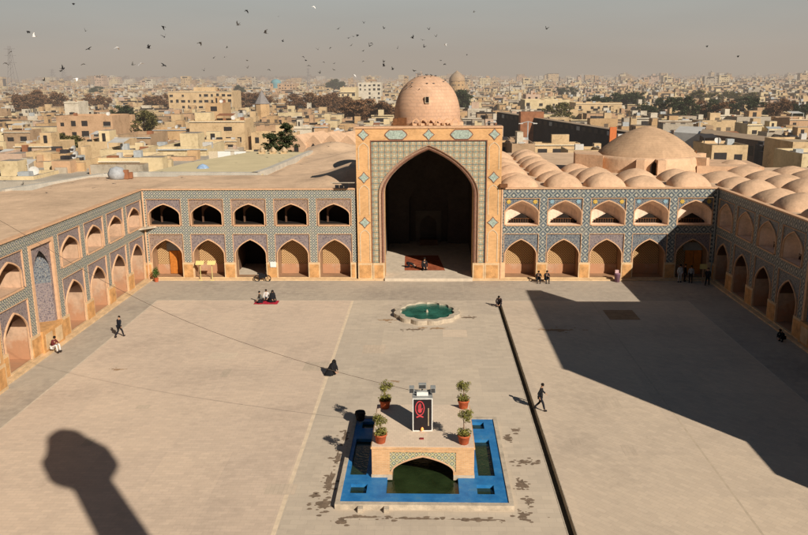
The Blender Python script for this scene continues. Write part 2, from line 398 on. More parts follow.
PB = .95   # half-width gap of the pilaster
def wing(label, loc, rz, n, pitch, lower, upper, latt, fl_low, fl_up, x_start=0, pipes=True):
    """local: x along the wall, y into the wall"""
    t = thing('mosque_arcade', label, 'arcade', loc, rz)
    L = n * pitch
    CZ = 8.42; TOP = 9.3
    lat = MB()
    lat.poly([(0, 0, CZ), (L, 0, CZ), (L, 0, TOP), (0, 0, TOP)])
    lat.build('cornice_band', mat[latt], t)
    cp = MB().box(-.0, L, -.12, .35, TOP, TOP + .13); cp.build('coping', mat['edge'], t)
    band = MB(); pil = []
    for i in range(n):
        cx = (i + .5) * pitch; W = pitch / 2 - .43
        tall = lower[i] == 'tall'
        if i == 0: MB().poly([(0, 0, 1.8), (cx - W, 0, 1.8), (cx - W, 0, CZ), (0, 0, CZ)]).build('pilaster', mat[latt], t)
        x1 = (cx + W, (cx + pitch - W) if i < n - 1 else L)
        MB().poly([(x1[0], 0, 1.8), (x1[1], 0, 1.8), (x1[1], 0, CZ), (x1[0], 0, CZ)]).build('pilaster', mat[latt], t)
        if not tall:
            MB().poly([(cx - W, 0, 4.78), (cx + W, 0, 4.78), (cx + W, 0, 5.62), (cx - W, 0, 5.62)]).build('middle_band', mat[latt], t)
        # thin edge fillets round each panel
        def frame(z0, z1):
            e = MB(); q = .05
            e.box(cx - W - q, cx - W, -.03, .09, z0, z1 + q); e.box(cx + W, cx + W + q, -.03, .09, z0, z1 + q)
            e.box(cx - W, cx + W, -.03, .09, z1, z1 + q); e.build('panel_frame', mat['edge'], t)
        YS = .09
        def opening(w, z0, zs, za, ztop, matn, depth, kind):
            pr = arch(w, zs, za, cx=cx)
            sp = MB(); over_arch(sp, cx - W, cx + W, zs, ztop, [(x, z) for x, z in pr], YS)
            if z0 < zs:
                sp.poly([(cx - W, YS, z0), (cx - w, YS, z0), (cx - w, YS, zs), (cx - W, YS, zs)])
                sp.poly([(cx + w, YS, z0), (cx + W, YS, z0), (cx + W, YS, zs), (cx + w, YS, zs)])
            so = sp.build('spandrel', mat[matn], t)
            am = MB(); po = arch(w + .10, zs, za + .115, cx=cx)
            fa, fb = full(pr, z0), full(po, z0)
            ring(am, fa, fb, -.02, -.02); ring(am, fb, fb, -.02, YS); ring(am, fa, fa, -.02, YS + .02)
            am.build('arch_moulding', mat['edge'], t)
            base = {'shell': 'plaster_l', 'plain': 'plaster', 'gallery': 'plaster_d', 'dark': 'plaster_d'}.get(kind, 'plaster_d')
            nm = MB()
            y1 = YS + depth
            rear = full(pr, z0)
            fr = full(pr, z0)
            room = kind in ('gallery', 'dark')
            jd = .5 if kind == 'gallery' else .9
            if kind == 'plain':       # lit jambs below, vault colour darkened as shade above
                nm.poly([(cx - w, YS, z0), (cx - w, y1, z0), (cx - w, y1, zs + .1), (cx - w, YS, zs + .1)], 0)
                nm.poly([(cx + w, YS, z0), (cx + w, y1, z0), (cx + w, y1, zs + .1), (cx + w, YS, zs + .1)], 0)
                up_a = [(x, max(z, zs + .1)) for x, z in pr]
                ring(nm, up_a, up_a, YS, y1, 2)
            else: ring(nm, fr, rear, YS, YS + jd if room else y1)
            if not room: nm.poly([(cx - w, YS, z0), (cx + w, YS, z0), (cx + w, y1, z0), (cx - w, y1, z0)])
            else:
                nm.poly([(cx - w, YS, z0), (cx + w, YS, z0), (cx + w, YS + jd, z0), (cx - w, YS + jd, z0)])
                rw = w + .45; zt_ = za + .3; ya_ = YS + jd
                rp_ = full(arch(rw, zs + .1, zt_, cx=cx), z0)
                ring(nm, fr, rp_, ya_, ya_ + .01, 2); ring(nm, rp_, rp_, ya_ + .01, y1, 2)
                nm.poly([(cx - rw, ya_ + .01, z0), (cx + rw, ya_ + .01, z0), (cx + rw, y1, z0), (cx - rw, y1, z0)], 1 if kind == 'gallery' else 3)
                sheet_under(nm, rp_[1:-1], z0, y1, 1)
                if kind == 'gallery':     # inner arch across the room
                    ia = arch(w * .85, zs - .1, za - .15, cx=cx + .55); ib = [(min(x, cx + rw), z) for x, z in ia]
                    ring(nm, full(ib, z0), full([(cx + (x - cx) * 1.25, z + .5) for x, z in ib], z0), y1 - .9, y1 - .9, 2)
            if kind in ('gallery',):
                # rear wall with an inner arch leading to a dark passage
                pass
            elif kind == 'shell':
                # half-vault above, wall with low opening below
                p2 = arch(w * .80, z0 + .10, z0 + 1.0, cx=cx + .1, k=.25)
                k1 = MB()
                for (xa, za_), (xb, zb_) in zip(pr, pr[1:]): pass
                for j in range(6):
                    f0, f1 = j / 6, (j + 1) / 6
                    def pf(f): return [(cx + (x - cx) * (1 - f * .16), z0 + (z - z0) * (1 - f * .22)) for x, z in pr]
                    yy = lambda f: YS + depth * (math.sin(f * math.pi / 2))
                    ring(nm, full(pf(f0), z0), full(pf(f1), z0), yy(f0), yy(f1))
                sheet_under(nm, [(cx + (x - cx) * .84, z0 + (z - z0) * .78) for x, z in pr], z0, y1 - .01)
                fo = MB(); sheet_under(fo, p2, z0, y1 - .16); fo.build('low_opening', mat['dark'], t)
                gl = MB()
                for q in range(9): 
                    gx = cx - w * .6 + q * w * .15
                    gl.box(gx, gx + .03, y1 - .28, y1 - .25, z0, z0 + .5)
                gl.box(cx - w * .62, cx + w * .62, y1 - .29, y1 - .26, z0 + .45, z0 + .5)
                gl.build('railing', mat['darkwood'], t)
            elif kind == 'dark': pass
            elif kind == 'plain':
                sheet_under(nm, pr, z0, y1, 2)
            else:
                sheet_under(nm, pr, z0, y1)
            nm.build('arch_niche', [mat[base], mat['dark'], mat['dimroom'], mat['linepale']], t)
            if kind in ('jali', 'lectern', 'door'):
                sc_ = MB(); zz = 1.25
                sheet_under(sc_, [(cx + (x - cx) * .97, z - .06) for x, z in pr], zz, y1 - .06)
                js = sc_.build('lattice_screen', mat['jali'], t)
                b_ = MB().box(cx - w * .99, cx + w * .99, y1 - .14, y1, z0, zz); b_.build('screen_base', mat['plaster'], t)
            if kind == 'door':
                d = MB().box(cx - .2, cx + w * .93, y1 - .25, y1 - .15, z0 + .05, 2.75); dd = d.build('door', mat['wood'], t)
                MB().box(cx + .62, cx + .66, y1 - .28, y1 - .25, z0 + .1, 2.7).build('door_seam', mat['darkwood'], dd)
                MB().box(cx - .45, cx + w * .98, y1 - .2, y1 - .155, 2.76, 3.6).build('tympanum', mat['metal'], t)
        up_ = upper[i]; lo = lower[i]
        if tall:
            pr = arch(1.3, 5.9, 7.7, cx=cx); W2 = 1.62
            sp = MB(); over_arch(sp, cx - W2, cx + W2, 5.9, 8.15, pr, .16)
            sp.poly([(cx - W2, .16, 1.8), (cx - 1.3, .16, 1.8), (cx - 1.3, .16, 5.9), (cx - W2, .16, 5.9)])
            sp.poly([(cx + 1.3, .16, 1.8), (cx + W2, .16, 1.8), (cx + W2, .16, 5.9), (cx + 1.3, .16, 5.9)])
            sp.build('spandrel', mat[fl_up[i % len(fl_up)]], t)
            e = MB(); e.box(cx - W, cx - W2, -.06, .2, 1.8, 8.4); e.box(cx + W2, cx + W, -.06, .2, 1.8, 8.4); e.box(cx - W2, cx + W2, -.06, .2, 8.15, 8.4)
            e.build('panel_frame', mat['edge'], t)
            nm = MB(); d = 1.1; xs = [-1.3, -.75, .75, 1.3]; ys = [.16, .16 + d, .16 + d, .16]
            for q in range(3):
                zt = lambda x: 5.9 + 1.8 * (.62 * math.sqrt(max(0, 1 - (x / 1.3) ** 2)) + .38 * (1 - abs(x) / 1.3))
                nm.poly([(cx + xs[q], ys[q], 1.8), (cx + xs[q + 1], ys[q + 1], 1.8), (cx + xs[q + 1], ys[q + 1], 4.9), (cx + xs[q], ys[q], 4.9)], 0)
                nm.poly([(cx + xs[q], ys[q], 4.9), (cx + xs[q + 1], ys[q + 1], 4.9), (cx + xs[q + 1], ys[q + 1], 7.75), (cx + xs[q], ys[q], 7.75)], 1)
            nm.poly([(cx - 1.3, .16, 7.76), (cx + 1.3, .16, 7.76), (cx + .75, .16 + d, 7.76), (cx - .75, .16 + d, 7.76)], 1)
            nm.build('tiled_niche', [mat['floral'], mat['floral_b']], t)
            db = MB().box(cx - 1.7, cx + 1.7, -.25, 1.3, 0, 1.81); dbo = db.build('dado_block', mat['marble'], t)
            fr_ = MB()
            for q in (-1, 1):
                fr_.box(cx + q * .8 - .55, cx + q * .8 + .55, -.27, -.251, .3, 1.5)
            fr_.build('carved_panel', mat['marble2'], dbo)
        else:
            frame(1.8, 4.74); 
            dep = {'jali': 1.75, 'lectern': 1.75, 'door': 1.5, 'dark': 4.5, 'plain': 2.2, 'open': 6.0}.get(lo, 1.25)
            opening(1.56, 0.25, 2.62, 4.15, 4.76, fl_low[i % len(fl_low)], dep, 'dark' if lo in ('dark', 'open') else lo)
            st = MB().box(cx - 1.56, cx + 1.56, -.12, .088, 0, .24); st.build('sill_step', mat['marble2'], t)
            frame(5.62, 8.34)
            dep = {'gallery': 2.6, 'shell': 1.25, 'plain': 2.3}.get(up_, 1.2)
            (opening(1.66, 5.68, 6.85, 8.08, 8.35, fl_up[i % len(fl_up)], dep, up_) if up_ == 'shell' else opening(1.55, 5.70, 6.75, 7.82, 8.35, fl_up[i % len(fl_up)], dep, up_))
            MB().box(cx - 1.62, cx + 1.62, -.07, .08, 5.58, 5.69).build('sill', mat['edge'], t)
    # marble dado piers
    for i in range(n + 1):
        cx = i * pitch; a = cx - (pitch / 2 - 1.56); b = cx + (pitch / 2 - 1.56)
        a = max(a, 0); b = min(b, L)
        d = MB().box(a + .01, b - .01, -.10, 1.2, 0, 1.80); do = d.build('dado_pier', mat['marble2'], t)
        if b - a > .6: MB().box(a + .14, b - .14, -.13, -.101, .25, 1.6).build('carved_panel', mat['marble'], do)
    return t

# back-left, back-right, left side, right side
FY = 78.2
wl = wing('sunlit two-storey tiled arcade between left corner and great portal, orange door in first bay', (-29.0, FY, 0), 0, 5, 4.34,
          ['door', 'lectern', 'open', 'jali', 'jali'], ['gallery'] * 5, 'lattice', ['floral_w', 'floral', 'floral', 'floral', 'floral'], ['floral', 'floral_w', 'floral_w', 'floral_w', 'floral_w'])
wr = wing('two-storey blue tiled arcade right of the portal, cut by a slanting shadow', (7.3, FY, 0), 0, 5, 4.3,
          ['jali', 'jali', 'jali', 'jali', 'door'], ['shell'] * 5, 'lattice_r', ['floral_b', 'floral_b', 'floral', 'floral_b', 'floral'], ['floral_b'])
ws = wing('sunlit two-storey tiled arcade along left side of the courtyard', (-29.0, FY - 6 * 4.76, 0), R(90), 6, 4.76,
          ['plain', 'tall', 'plain', 'plain', 'plain', 'plain'], ['plain'] * 6, 'lattice', ['floral'], ['floral'])
wt = wing('shaded two-storey tiled arcade along right side of the courtyard', (28.8, FY, 0), R(-90), 6, 4.76,
          ['plain', 'plain', 'plain', 'plain', 'tall', 'plain'], ['shell'] * 6, 'lattice_r', ['floral_b'], ['floral_b'])
# yellow and blue rosettes in the upper spandrels right of the portal
for i in range(5):
    for sgn in (-1, 1):
        cx = (i + .5) * 4.3 + sgn * 1.32
        pts = []
        for k in range(16):
            r = .26 if k % 2 == 0 else .17
            pts.append((cx + r * math.cos(k * math.pi / 8), 8.02 + r * math.sin(k * math.pi / 8)))
        MB().xprism(pts, .03, .088).build('rosette', plain('amber glaze', (.55, .36, .08), .4, 8) if i in (0, 2, 4) else plain('pale blue glaze', (.24, .36, .42), .4, 8), wr)
# iron pipe columns in the corners, corner balcony
MB().tube([(.18, -.2, 0.1), (.18, -.2, 9.2)], .09, 8).build('corner_pipe', mat['edge'], wl)
MB().tube([(21.35, -.2, 0.1), (21.35, -.2, 9.2)], .07, 8).build('drain_pipe', mat['metal'], wr)
MB().prism([(0.0, -.02), (1.3, -.02), (0.0, -1.6)], 5.45, 5.6).build('corner_balcony', mat['stone'], wl)
MB().tube([(.12, -.22, .1), (.12, -.22, 9.3)], .10, 8).build('drain_pipe', mat['edge'], wr)

# ------------------------------------------------------------------ iwans
def iwan(label, loc, rz, W, H, aw, zs, za, fwid, ft, depth, hero, dado=1.8, HW=None, HH=None):
    HW = HW or W; HH = HH or H - 1.6
    t = thing('iwan_portal', label, 'portal', loc, rz)
    T = 1.3
    b = MB(); b.box(-W, -fwid, 0, T, dado, H); b.box(fwid, W, 0, T, dado, H); b.box(-fwid, fwid, 0, T, ft, H)
    b.build('brick_surround', mat['brick'], t)
    MB().box(-W - .06, W + .06, -.1, T + .05, H, H + .16).build('coping', mat['edge'], t)
    mo = .55
    # tile field
    f = MB(); pr = arch(aw + mo, zs, za + mo * 1.0)
    over_arch(f, -fwid, fwid, zs, ft, pr, .08)
    for q in (-1, 1):
        x0, x1 = sorted((q * (aw + mo), q * fwid)); f.poly([(x0, .08, dado), (x1, .08, dado), (x1, .08, zs), (x0, .08, zs)])
    f.build('tile_field', mat['field'], t)
    e = MB(); g = .09
    e.box(-fwid - g, -fwid, -.04, .1, dado, ft + g); e.box(fwid, fwid + g, -.04, .1, dado, ft + g); e.box(-fwid, fwid, -.04, .1, ft, ft + g)
    e.build('field_border', mat['maroon'], t)
    # moulding: stepped rings
    mm = MB(); R_ = [(aw + mo, .08, za + mo), (aw + mo, -.06, za + mo), (aw + mo * .86, -.06, za + mo * .86), (aw + mo * .80, .10, za + mo * .8), (aw + mo * .5, .16, za + mo * .5), (aw + mo * .42, .02, za + mo * .42), (aw + mo * .2, .06, za + mo * .2), (aw + mo * .1, .3, za + mo * .1), (aw, .35, za)]
    cols = [0, 0, 2, 0, 0, 3, 0, 0]
    for (w1, y1, a1), (w2, y2, a2), c in zip(R_, R_[1:], cols):
        ring(mm, full(arch(w1, zs, a1), dado), full(arch(w2, zs, a2), dado), y1, y2, c)
    mm.build('arch_moulding', [mat['mould'], mat['creamt'], mat['edge'], mat['maroon']], t)
    j = MB(); ring(j, full(arch(aw, zs, za), .3), full(arch(aw, zs, za), .3), .35, T + .6)
    j.build('arch_soffit', mat['brick'], t)
    # dado
    for q in (-1, 1):
        for (a, b_, pz) in ((aw + .02, fwid - .02, -.16), (fwid + .02, W, -.10)):
            x0, x1 = sorted((q * a, q * b_))
            d = MB().box(x0, x1, pz, T + .5, 0, dado).build('dado_pier', mat['marble2'], t)
            MB().box(x0 + .15, x1 - .15, pz - .025, pz - .001, .25, dado - .2).build('carved_panel', mat['marble'], d)
    # hall
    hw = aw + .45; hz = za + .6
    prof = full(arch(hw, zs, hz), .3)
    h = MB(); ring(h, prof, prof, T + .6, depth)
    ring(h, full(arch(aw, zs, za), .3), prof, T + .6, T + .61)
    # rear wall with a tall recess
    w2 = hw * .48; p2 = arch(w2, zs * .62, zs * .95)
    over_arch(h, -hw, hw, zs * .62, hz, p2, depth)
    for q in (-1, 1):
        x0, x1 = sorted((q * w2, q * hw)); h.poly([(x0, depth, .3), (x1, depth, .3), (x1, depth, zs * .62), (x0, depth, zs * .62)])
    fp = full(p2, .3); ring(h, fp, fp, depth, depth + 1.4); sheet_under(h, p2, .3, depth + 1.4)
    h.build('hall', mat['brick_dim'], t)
    if hero:
        MB().box(-1.1, 1.1, depth - 1.2, depth - .2, .3, 1.0).build('rear_step', mat['dimroom'], t)
        r2 = MB()
        w3 = 1.0; p3 = arch(w3, 2.6, 3.6); over_arch(r2, -1.6, 1.6, 2.6, 4.2, p3, depth + 1.2)
        for q in (-1, 1):
            x0, x1 = sorted((q * w3, q * 1.6)); r2.poly([(x0, depth + 1.2, .3), (x1, depth + 1.2, .3), (x1, depth + 1.2, 2.6), (x0, depth + 1.2, 2.6)])
        r2.build('mihrab_frame', plain('shade-darkened mihrab stone', (.14, .12, .10), .2), t)  # stone colour darkened to carry the shade of the hall
    MB().box(-hw - .4, hw + .4, T + .5, depth + 1.5, -.1, .3).build('hall_floor', mat['linepale'], t)
    MB().box(-aw - .01, aw + .01, -.5, T + .5, -.1, .296).build('threshold', mat['linepale'], t)
    # outer shell
    o = MB()
    o.box(-HW, -HW + .3, T, depth + 2, 0, HH); o.box(HW - .3, HW, T, depth + 2, 0, HH)
    o.box(-HW + .3, HW - .3, depth + 1.6, depth + 2, 0, HH)
    o.box(-HW, HW, T, depth + 2, HH, HH + .3)
    o.build('side_walls', mat['brick'], t)
    # pilaster panels and star medallions
    px = (W + fwid) / 2
    pw = (W - fwid) * .30
    zt = (H + ft) / 2
    sc_ = H / 15.4
    for q in (-1, 1):
        for zc in (zt, 10.55 * sc_, 6.0 * sc_):
            r = .50 * sc_
            pts = [(q * px + r * (1.0 if k % 2 == 0 else .62) * math.cos(k * math.pi / 4), zc + r * (1.0 if k % 2 == 0 else .62) * math.sin(k * math.pi / 4)) for k in range(8)]
            big = [(q * px + (x - q * px) * 1.22, zc + (z - zc) * 1.22) for x, z in pts]
            mo_ = MB().xprism(big, -.035, .0).build('star_medallion', mat['maroon'], t)
            MB().xprism(pts, -.06, -.036).build('tile_inlay', mat['turq'], mo_)
        for z0, z1 in ((11.35 * sc_, 13.95 * sc_), (6.8 * sc_, 9.75 * sc_), (1.95 * sc_, 5.2 * sc_)):
            pz = full([(q * px + x, z) for x, z in arch(pw, z1 - .5, z1, 5)], z0)
            pz2 = full([(q * px + x, z) for x, z in arch(pw + .07, z1 - .5, z1 + .08, 5)], z0)
            e_ = MB(); ring(e_, pz, pz2, -.04, -.04); ring(e_, pz, pz, -.04, 0); ring(e_, pz2, pz2, -.04, 0)
            e_.build('panel_outline', mat['creamt'], t)
    for cx in (-3.2, 3.2):
        cx *= W / 7.15
        pts = [(cx - .95 * sc_, zt - .15), (cx - .62, zt - .42), (cx + .62, zt - .42), (cx + .95 * sc_, zt - .15), (cx + 1.05 * sc_, zt), (cx + .95 * sc_, zt + .15), (cx + .62, zt + .42), (cx - .62, zt + .42), (cx - .95 * sc_, zt + .15), (cx - 1.05 * sc_, zt)]
        big = [(cx + (x - cx) * 1.1, zt + (z - zt) * 1.2) for x, z in pts]
        c_ = MB().xprism(big, -.035, 0).build('cartouche', mat['maroon'], t)
        MB().xprism(pts, -.06, -.036).build('tile_inlay', mat['turq'], c_)
    pts = [(.5 * (1 if k % 2 == 0 else .62) * math.cos(k * math.pi / 4), zt + .5 * (1 if k % 2 == 0 else .62) * math.sin(k * math.pi / 4)) for k in range(8)]
    c_ = MB().xprism([(x * 1.22, zt + (z - zt) * 1.22) for x, z in pts], -.035, 0).build('star_medallion', mat['maroon'], t)
    MB().xprism(pts, -.06, -.036).build('tile_inlay', mat['turq'], c_)
    return t

main = iwan('great brick and mosaic portal with a deep pointed arch, facing the courtyard', (0.1, FY - .25, 0), 0, 7.2, 15.35, 4.45, 8.9, 13.2, 5.68, 14.1, 17.0, True, HW=5.5, HH=13.9)
ri = iwan('tall portal in shade at the right side of the courtyard', (28.1, 38.0, 0), R(-90), 10.6, 18.9, 6.2, 11, 16.4, 8.0, 17.3, 15.0, False, HW=8.7)
li = iwan('tall sunlit portal at the left side, only its pier end showing', (-28.2, 38.0, 0), R(90), 10.55, 15.6, 6.2, 9, 13.4, 8.0, 14.3, 15.0, False)

# side walls beyond the side portals (beside the camera) and the portal the photographer stands on
def side_wall(label, x0, x1, y0, y1, z1):
    w = MB().box(x0, x1, y0, y1, 0, z1).build('courtyard_wall', mat['brick'])
    tag(w, label, 'wall'); return w
side_wall('brick pier block at near side of the right portal', 28.82, 40, 22.7, 27.38, 11.2)
side_wall('plain brick wall at near end on the right of the court', 28.9, 60, -20, 22.6, 9.35)
side_wall('plain brick wall at near end on the left of the court', -60, -28.9, -20, 27.4, 9.35)
side_wall('brick block of the near portal the picture is taken from', -16.5, 12.2, -16, 0.2, 18.3)
# minaret whose shadow falls on the courtyard
mn = thing('minaret', 'slender brick minaret with a wider gallery, only its shadow in the picture', 'minaret', (13.1, -5.5, 0))
MB().lathe([(1.25, 0), (1.2, 18), (.95, 31.2), (1.0, 31.3), (1.75, 32.2), (1.75, 33.4), (1.65, 33.4), (1.65, 32.4), (1.05, 32.4)], seg=20).build('shaft', mat['brick'], mn, smooth=True)
MB().lathe([(1.55, 33.3), (1.5, 33.9), (1.2, 34.5), (.9, 34.6)], seg=8).build('gallery_parapet', mat['brick'], mn)
MB().lathe([(1.0, 32.3), (.95, 34.6), (1.1, 34.7), (.9, 35.3), (.45, 35.7), (0, 35.8)], cx=0, seg=16).build('lantern', mat['brick'], mn, smooth=True)

# ------------------------------------------------------------------ ground
# terrain sheet out to the horizon, gently rising; the court is paved at z=0 above it
def terr(x, y):
    d = math.hypot(x, y); 
    return -.9 + max(0, (d - 500)) * .0052 if d < 3500 else -.9 + 3000 * .0052 - (d - 3500) * .002
g = MB(); ys = [-400, -100, 100, 300, 500, 800, 1200, 1800, 2600, 3500, 5000, 9000, 14000]
xs = [-14000, -7000, -3500, -1800, -900, -450, -150, 150, 450, 900, 1800, 3500, 7000, 14000]
for j in range(len(ys) - 1):
    for i in range(len(xs) - 1):
        g.poly([(x, y, terr(x, y)) for x, y in ((xs[i], ys[j]), (xs[i + 1], ys[j]), (xs[i + 1], ys[j + 1]), (xs[i], ys[j + 1]))])
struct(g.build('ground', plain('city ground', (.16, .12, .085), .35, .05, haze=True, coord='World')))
def flat(name, rects, m_, z=0):
    q = MB()
    for x0, x1, y0, y1 in rects: q.poly([(x0, y0, z), (x1, y0, z), (x1, y1, z), (x0, y1, z)])
    return struct(q.build(name, m_))
YE = FY + .5
flat('left_paving', [(-25.3, -7.1, -5, 70.2)], mat['pav_l'])
flat('middle_paving', [(-6.88, 6.35, -5, 70.2), (6.35, 6.72, 69.8, 70.2)], mat['pav_m'])
flat('right_paving', [(6.72, 15.0, -5, 70.2), (15.12, 23.85, -5, 70.2)], mat['pav_r'])
flat('border_paving', [(-29.5, -25.42, -5, 70.32), (23.97, 29.4, -5, 70.32), (-29.5, 29.4, 70.32, YE + 1)], mat['pav_b'])
flat('ochre_paving_line', [(-7.1, -6.88, -5, 70.2)], mat['line'])
flat('pale_paving_line', [(-25.42, -25.3, -5, 70.32), (-25.3, 23.85, 70.2, 70.32), (23.85, 23.97, -5, 70.32)], mat['linepale'])
flat('thin_paving_line', [(15.0, 15.12, -5, 70.2)], mat['faint'])
# perimeter kerb at the foot of the arcades
q = MB(); q.box(-28.55, 28.3, FY - .55, FY - .12, 0, .14); q.box(-28.85, -28.45, 49.0, FY - .55, 0, .14); q.box(28.25, 28.65, 49.0, FY - .55, 0, .14)
tag(q.build('stone_kerb', mat['marble2']), 'low ochre stone kerb running round the foot of the arcades', 'kerb')
# water channel, sunk into the paving
q = MB(); q.box(6.30, 6.352, -5, 69.8, -.45, .012); q.box(6.72, 6.77, -5, 69.8, -.45, .012)
q.poly([(6.352, -5, -.4), (6.72, -5, -.4), (6.72, 69.8, -.4), (6.352, 69.8, -.4)], 1)
q.poly([(6.35, 69.8, -.45), (6.72, 69.8, -.45), (6.72, 69.8, 0), (6.35, 69.8, 0)], 1)
struct(q.build('water_channel', [mat['stone'], plain('wet channel', (.05, .045, .035), .3)]))
flat('worn_paving_patch', [(15.5, 18.1, 64.4, 67.3)], plain('worn bare mortar patch', (.33, .21, .12), .35, 1.5), .004)
# blotches
def blotch(cx, cy, rx, ry, name, m_, z=.004, seed=0, n=22):
    r_ = random.Random(seed); pts = []
    ph = [r_.random() * 6.28 for _ in range(4)]
    for k in range(n):
        a = 2 * math.pi * k / n; r = .8 + .16 * math.sin(3 * a + ph[0]) + .16 * math.sin(5 * a + ph[1]) + .22 * r_.uniform(-1, 1)
        pts.append((cx + rx * r * math.cos(a), cy + ry * r * math.sin(a), z))
    q = MB(); q.poly(pts)
    for j in range(int(8 + 10 * (rx + ry))):
        ax_, ay_ = cx + rx * r_.gauss(0, .85), cy + ry * r_.gauss(0, .85); rr = r_.uniform(.04, .16)
        ph2 = r_.random() * 6; q.poly([(ax_ + rr * (1 + .3 * math.sin(3 * 6.283 * k / 9 + ph2)) * math.cos(6.283 * k / 9), ay_ + .7 * rr * math.sin(6.283 * k / 9), z + .0006 * (j + 1)) for k in range(9)])
    return struct(q.build(name, m_))
mat['wet'] = plain('wet stain', (.20, .145, .10), .45, 3, .7)
mat['stain'] = plain('rusty stain', (.36, .23, .13), .25, 2)
for k, (x, y, a, b_) in enumerate([(-5.0, 36.5, .22, 1.1), (-4.9, 39.0, .16, .8), (-5.05, 34.2, .35, .55), (-4.75, 41.8, .15, .7), (-3.0, 33.1, .9, .10), (-.6, 33.0, 1.2, .09), (2.4, 32.95, 1.3, .10), (4.5, 33.4, .3, .35),
        (5.15, 38.7, .5, .22), (5.75, 38.55, .3, .12), (4.75, 36.3, .3, .55), (4.6, 41.6, .16, .5), (5.2, 42.6, .25, .2), (4.9, 34.6, .14, .3), (-5.6, 35.0, .2, .2), (-4.0, 32.7, .25, .2), (-1.9, 44.9, .5, .1)]):
    blotch(x, y, a, b_, 'wet_stain', mat['wet'], seed=k)
for k, (x, y, a, b_) in enumerate([(3.5, 65.0, .6, .25), (-3.5, 64.2, .5, .25), (-1.2, 61.6, .8, .2), (.8, 61.9, .7, .2), (10.5, 61.5, 1.4, .35), (-2.2, 50.2, .3, .12), (-.5, 62.0, .4, .12), (-22, 52.2, .4, .12)]):
    blotch(x, y, a, b_, 'paving_stain', mat['stain'] if k not in (0, 2) else mat['wet'], seed=50 + k)

rp_ = random.Random(8)
pm = [paving('repaired paving ' + str(k), mul(PV, f), 0 if k % 2 else R(90), .45, .22) for k, f in enumerate((.90, 1.05, .94))]
for k in range(16):
    zone_ = rp_.choice(((-24.5, -8), (7.5, 14), (-6, 5))); x = rp_.uniform(*zone_); y = rp_.uniform(33, 66)
    if -6.5 < x < 6 and y < 46 or (abs(x) < 4.5 and y > 60): continue
    w_, d_ = rp_.uniform(.5, 2.2), rp_.uniform(.5, 2.0); q = MB()
    q.poly([(x, y, .003), (x + w_, y, .003), (x + w_, y + d_, .003), (x, y + d_, .003)]); struct(q.build('paving_repair', pm[k % 3]))
# ------------------------------------------------------------------ round basin
rb = thing('round_basin', 'lobed round stone basin of turquoise water in front of the portal', 'basin', (-.05, 65.9, 0))
n = 96; L8 = 12
def lob(r, amp): return [((r + amp * abs(math.sin(L8 * math.pi * k / n))) * math.cos(2 * math.pi * k / n) * .90, (r + amp * abs(math.sin(L8 * math.pi * k / n))) * math.sin(2 * math.pi * k / n)) for k in range(n)]
o_, i_ = lob(3.0, .28), lob(2.45, .24)
q = MB()
for k in range(n):
    j = (k + 1) % n
    q.poly([(*o_[k], 0), (*o_[j], 0), (*o_[j], .36), (*o_[k], .36)])
    q.poly([(*o_[k], .36), (*o_[j], .36), (*i_[j], .36), (*i_[k], .36)])
    q.poly([(*i_[k], .36), (*i_[j], .36), (*i_[j], .02), (*i_[k], .02)])
q.build('stone_rim', mat['stone'], rb)
q = MB(); q.poly([(x * .998, y * .998, .2) for x, y in i_]); q.build('water', mat['water_t'], rb)
MB().lathe([(.16, .05), (.10, .25), (.05, .42), (0, .45)], seg=10).build('fountain_jet', mat['stone'], rb)

# ------------------------------------------------------------------ rectangular pool + brick platform
pl = thing('pool', 'rectangular pool with blue painted deck and square water openings, under the brick platform', 'pool', (0, 0, 0))
x0, x1, y0, y1 = -4.45, 4.12, 33.75, 43.9
k = MB()
k.box(x0, x1, y0, y0 + .28, 0, .27); k.box(x0, x1, y1 - .28, y1, 0, .27); k.box(x0, x0 + .22, y0 + .28, y1 - .28, 0, .27); k.box(x1 - .22, x1, y0 + .28, y1 - .28, 0, .27)
k.build('stone_kerb', mat['stone'], pl)
holes = [(-3.85, -3.02, 34.9, 35.8), (2.45, 3.3, 34.9, 35.8), (-4.02, -3.15, 36.75, 40.9), (2.85, 3.28, 36.75, 40.9), (-3.85, -3.02, 42.3, 43.2), (2.45, 3.3, 42.3, 43.2), (-2.05, 1.55, 34.9, 43.0)]
holes[3] = (2.6, 3.45, 36.75, 40.9)
gx = sorted({x0 + .22, x1 - .22, *[h[0] for h in holes], *[h[1] for h in holes]}); gy = sorted({y0 + .28, y1 - .28, *[h[2] for h in holes], *[h[3] for h in holes]})
dk = MB()
def solid(a, b): return not any(h[0] < a < h[1] and h[2] < b < h[3] for h in holes)
for a, b_ in zip(gx, gx[1:]):
    for c_, d_ in zip(gy, gy[1:]):
        if solid((a + b_) / 2, (c_ + d_) / 2): dk.poly([(a, c_, .22), (b_, c_, .22), (b_, d_, .22), (a, d_, .22)])
for h in holes:
    a, b_, c_, d_ = h
    for p_, r_ in (((a, c_), (b_, c_)), ((b_, c_), (b_, d_)), ((b_, d_), (a, d_)), ((a, d_), (a, c_))):
        dk.poly([(*p_, -.5), (*r_, -.5), (*r_, .22), (*p_, .22)])
dk.build('blue_deck', mat['pool'], pl)
wq = MB()
for a, b_, c_, d_ in holes: wq.poly([(a + .001, c_ + .001, .04), (b_ - .001, c_ + .001, .04), (b_ - .001, d_ - .001, .04), (a + .001, d_ - .001, .04)])
wq.build('water', mat['water'], pl)
for (px_, py_) in ((-3.2, 33.55), (-1.95, 33.55)):
    MB().box(px_ - .12, px_ + .12, py_ - .12, py_ + .18, 0, .22).build('loose_stone', mat['stone'], pl)

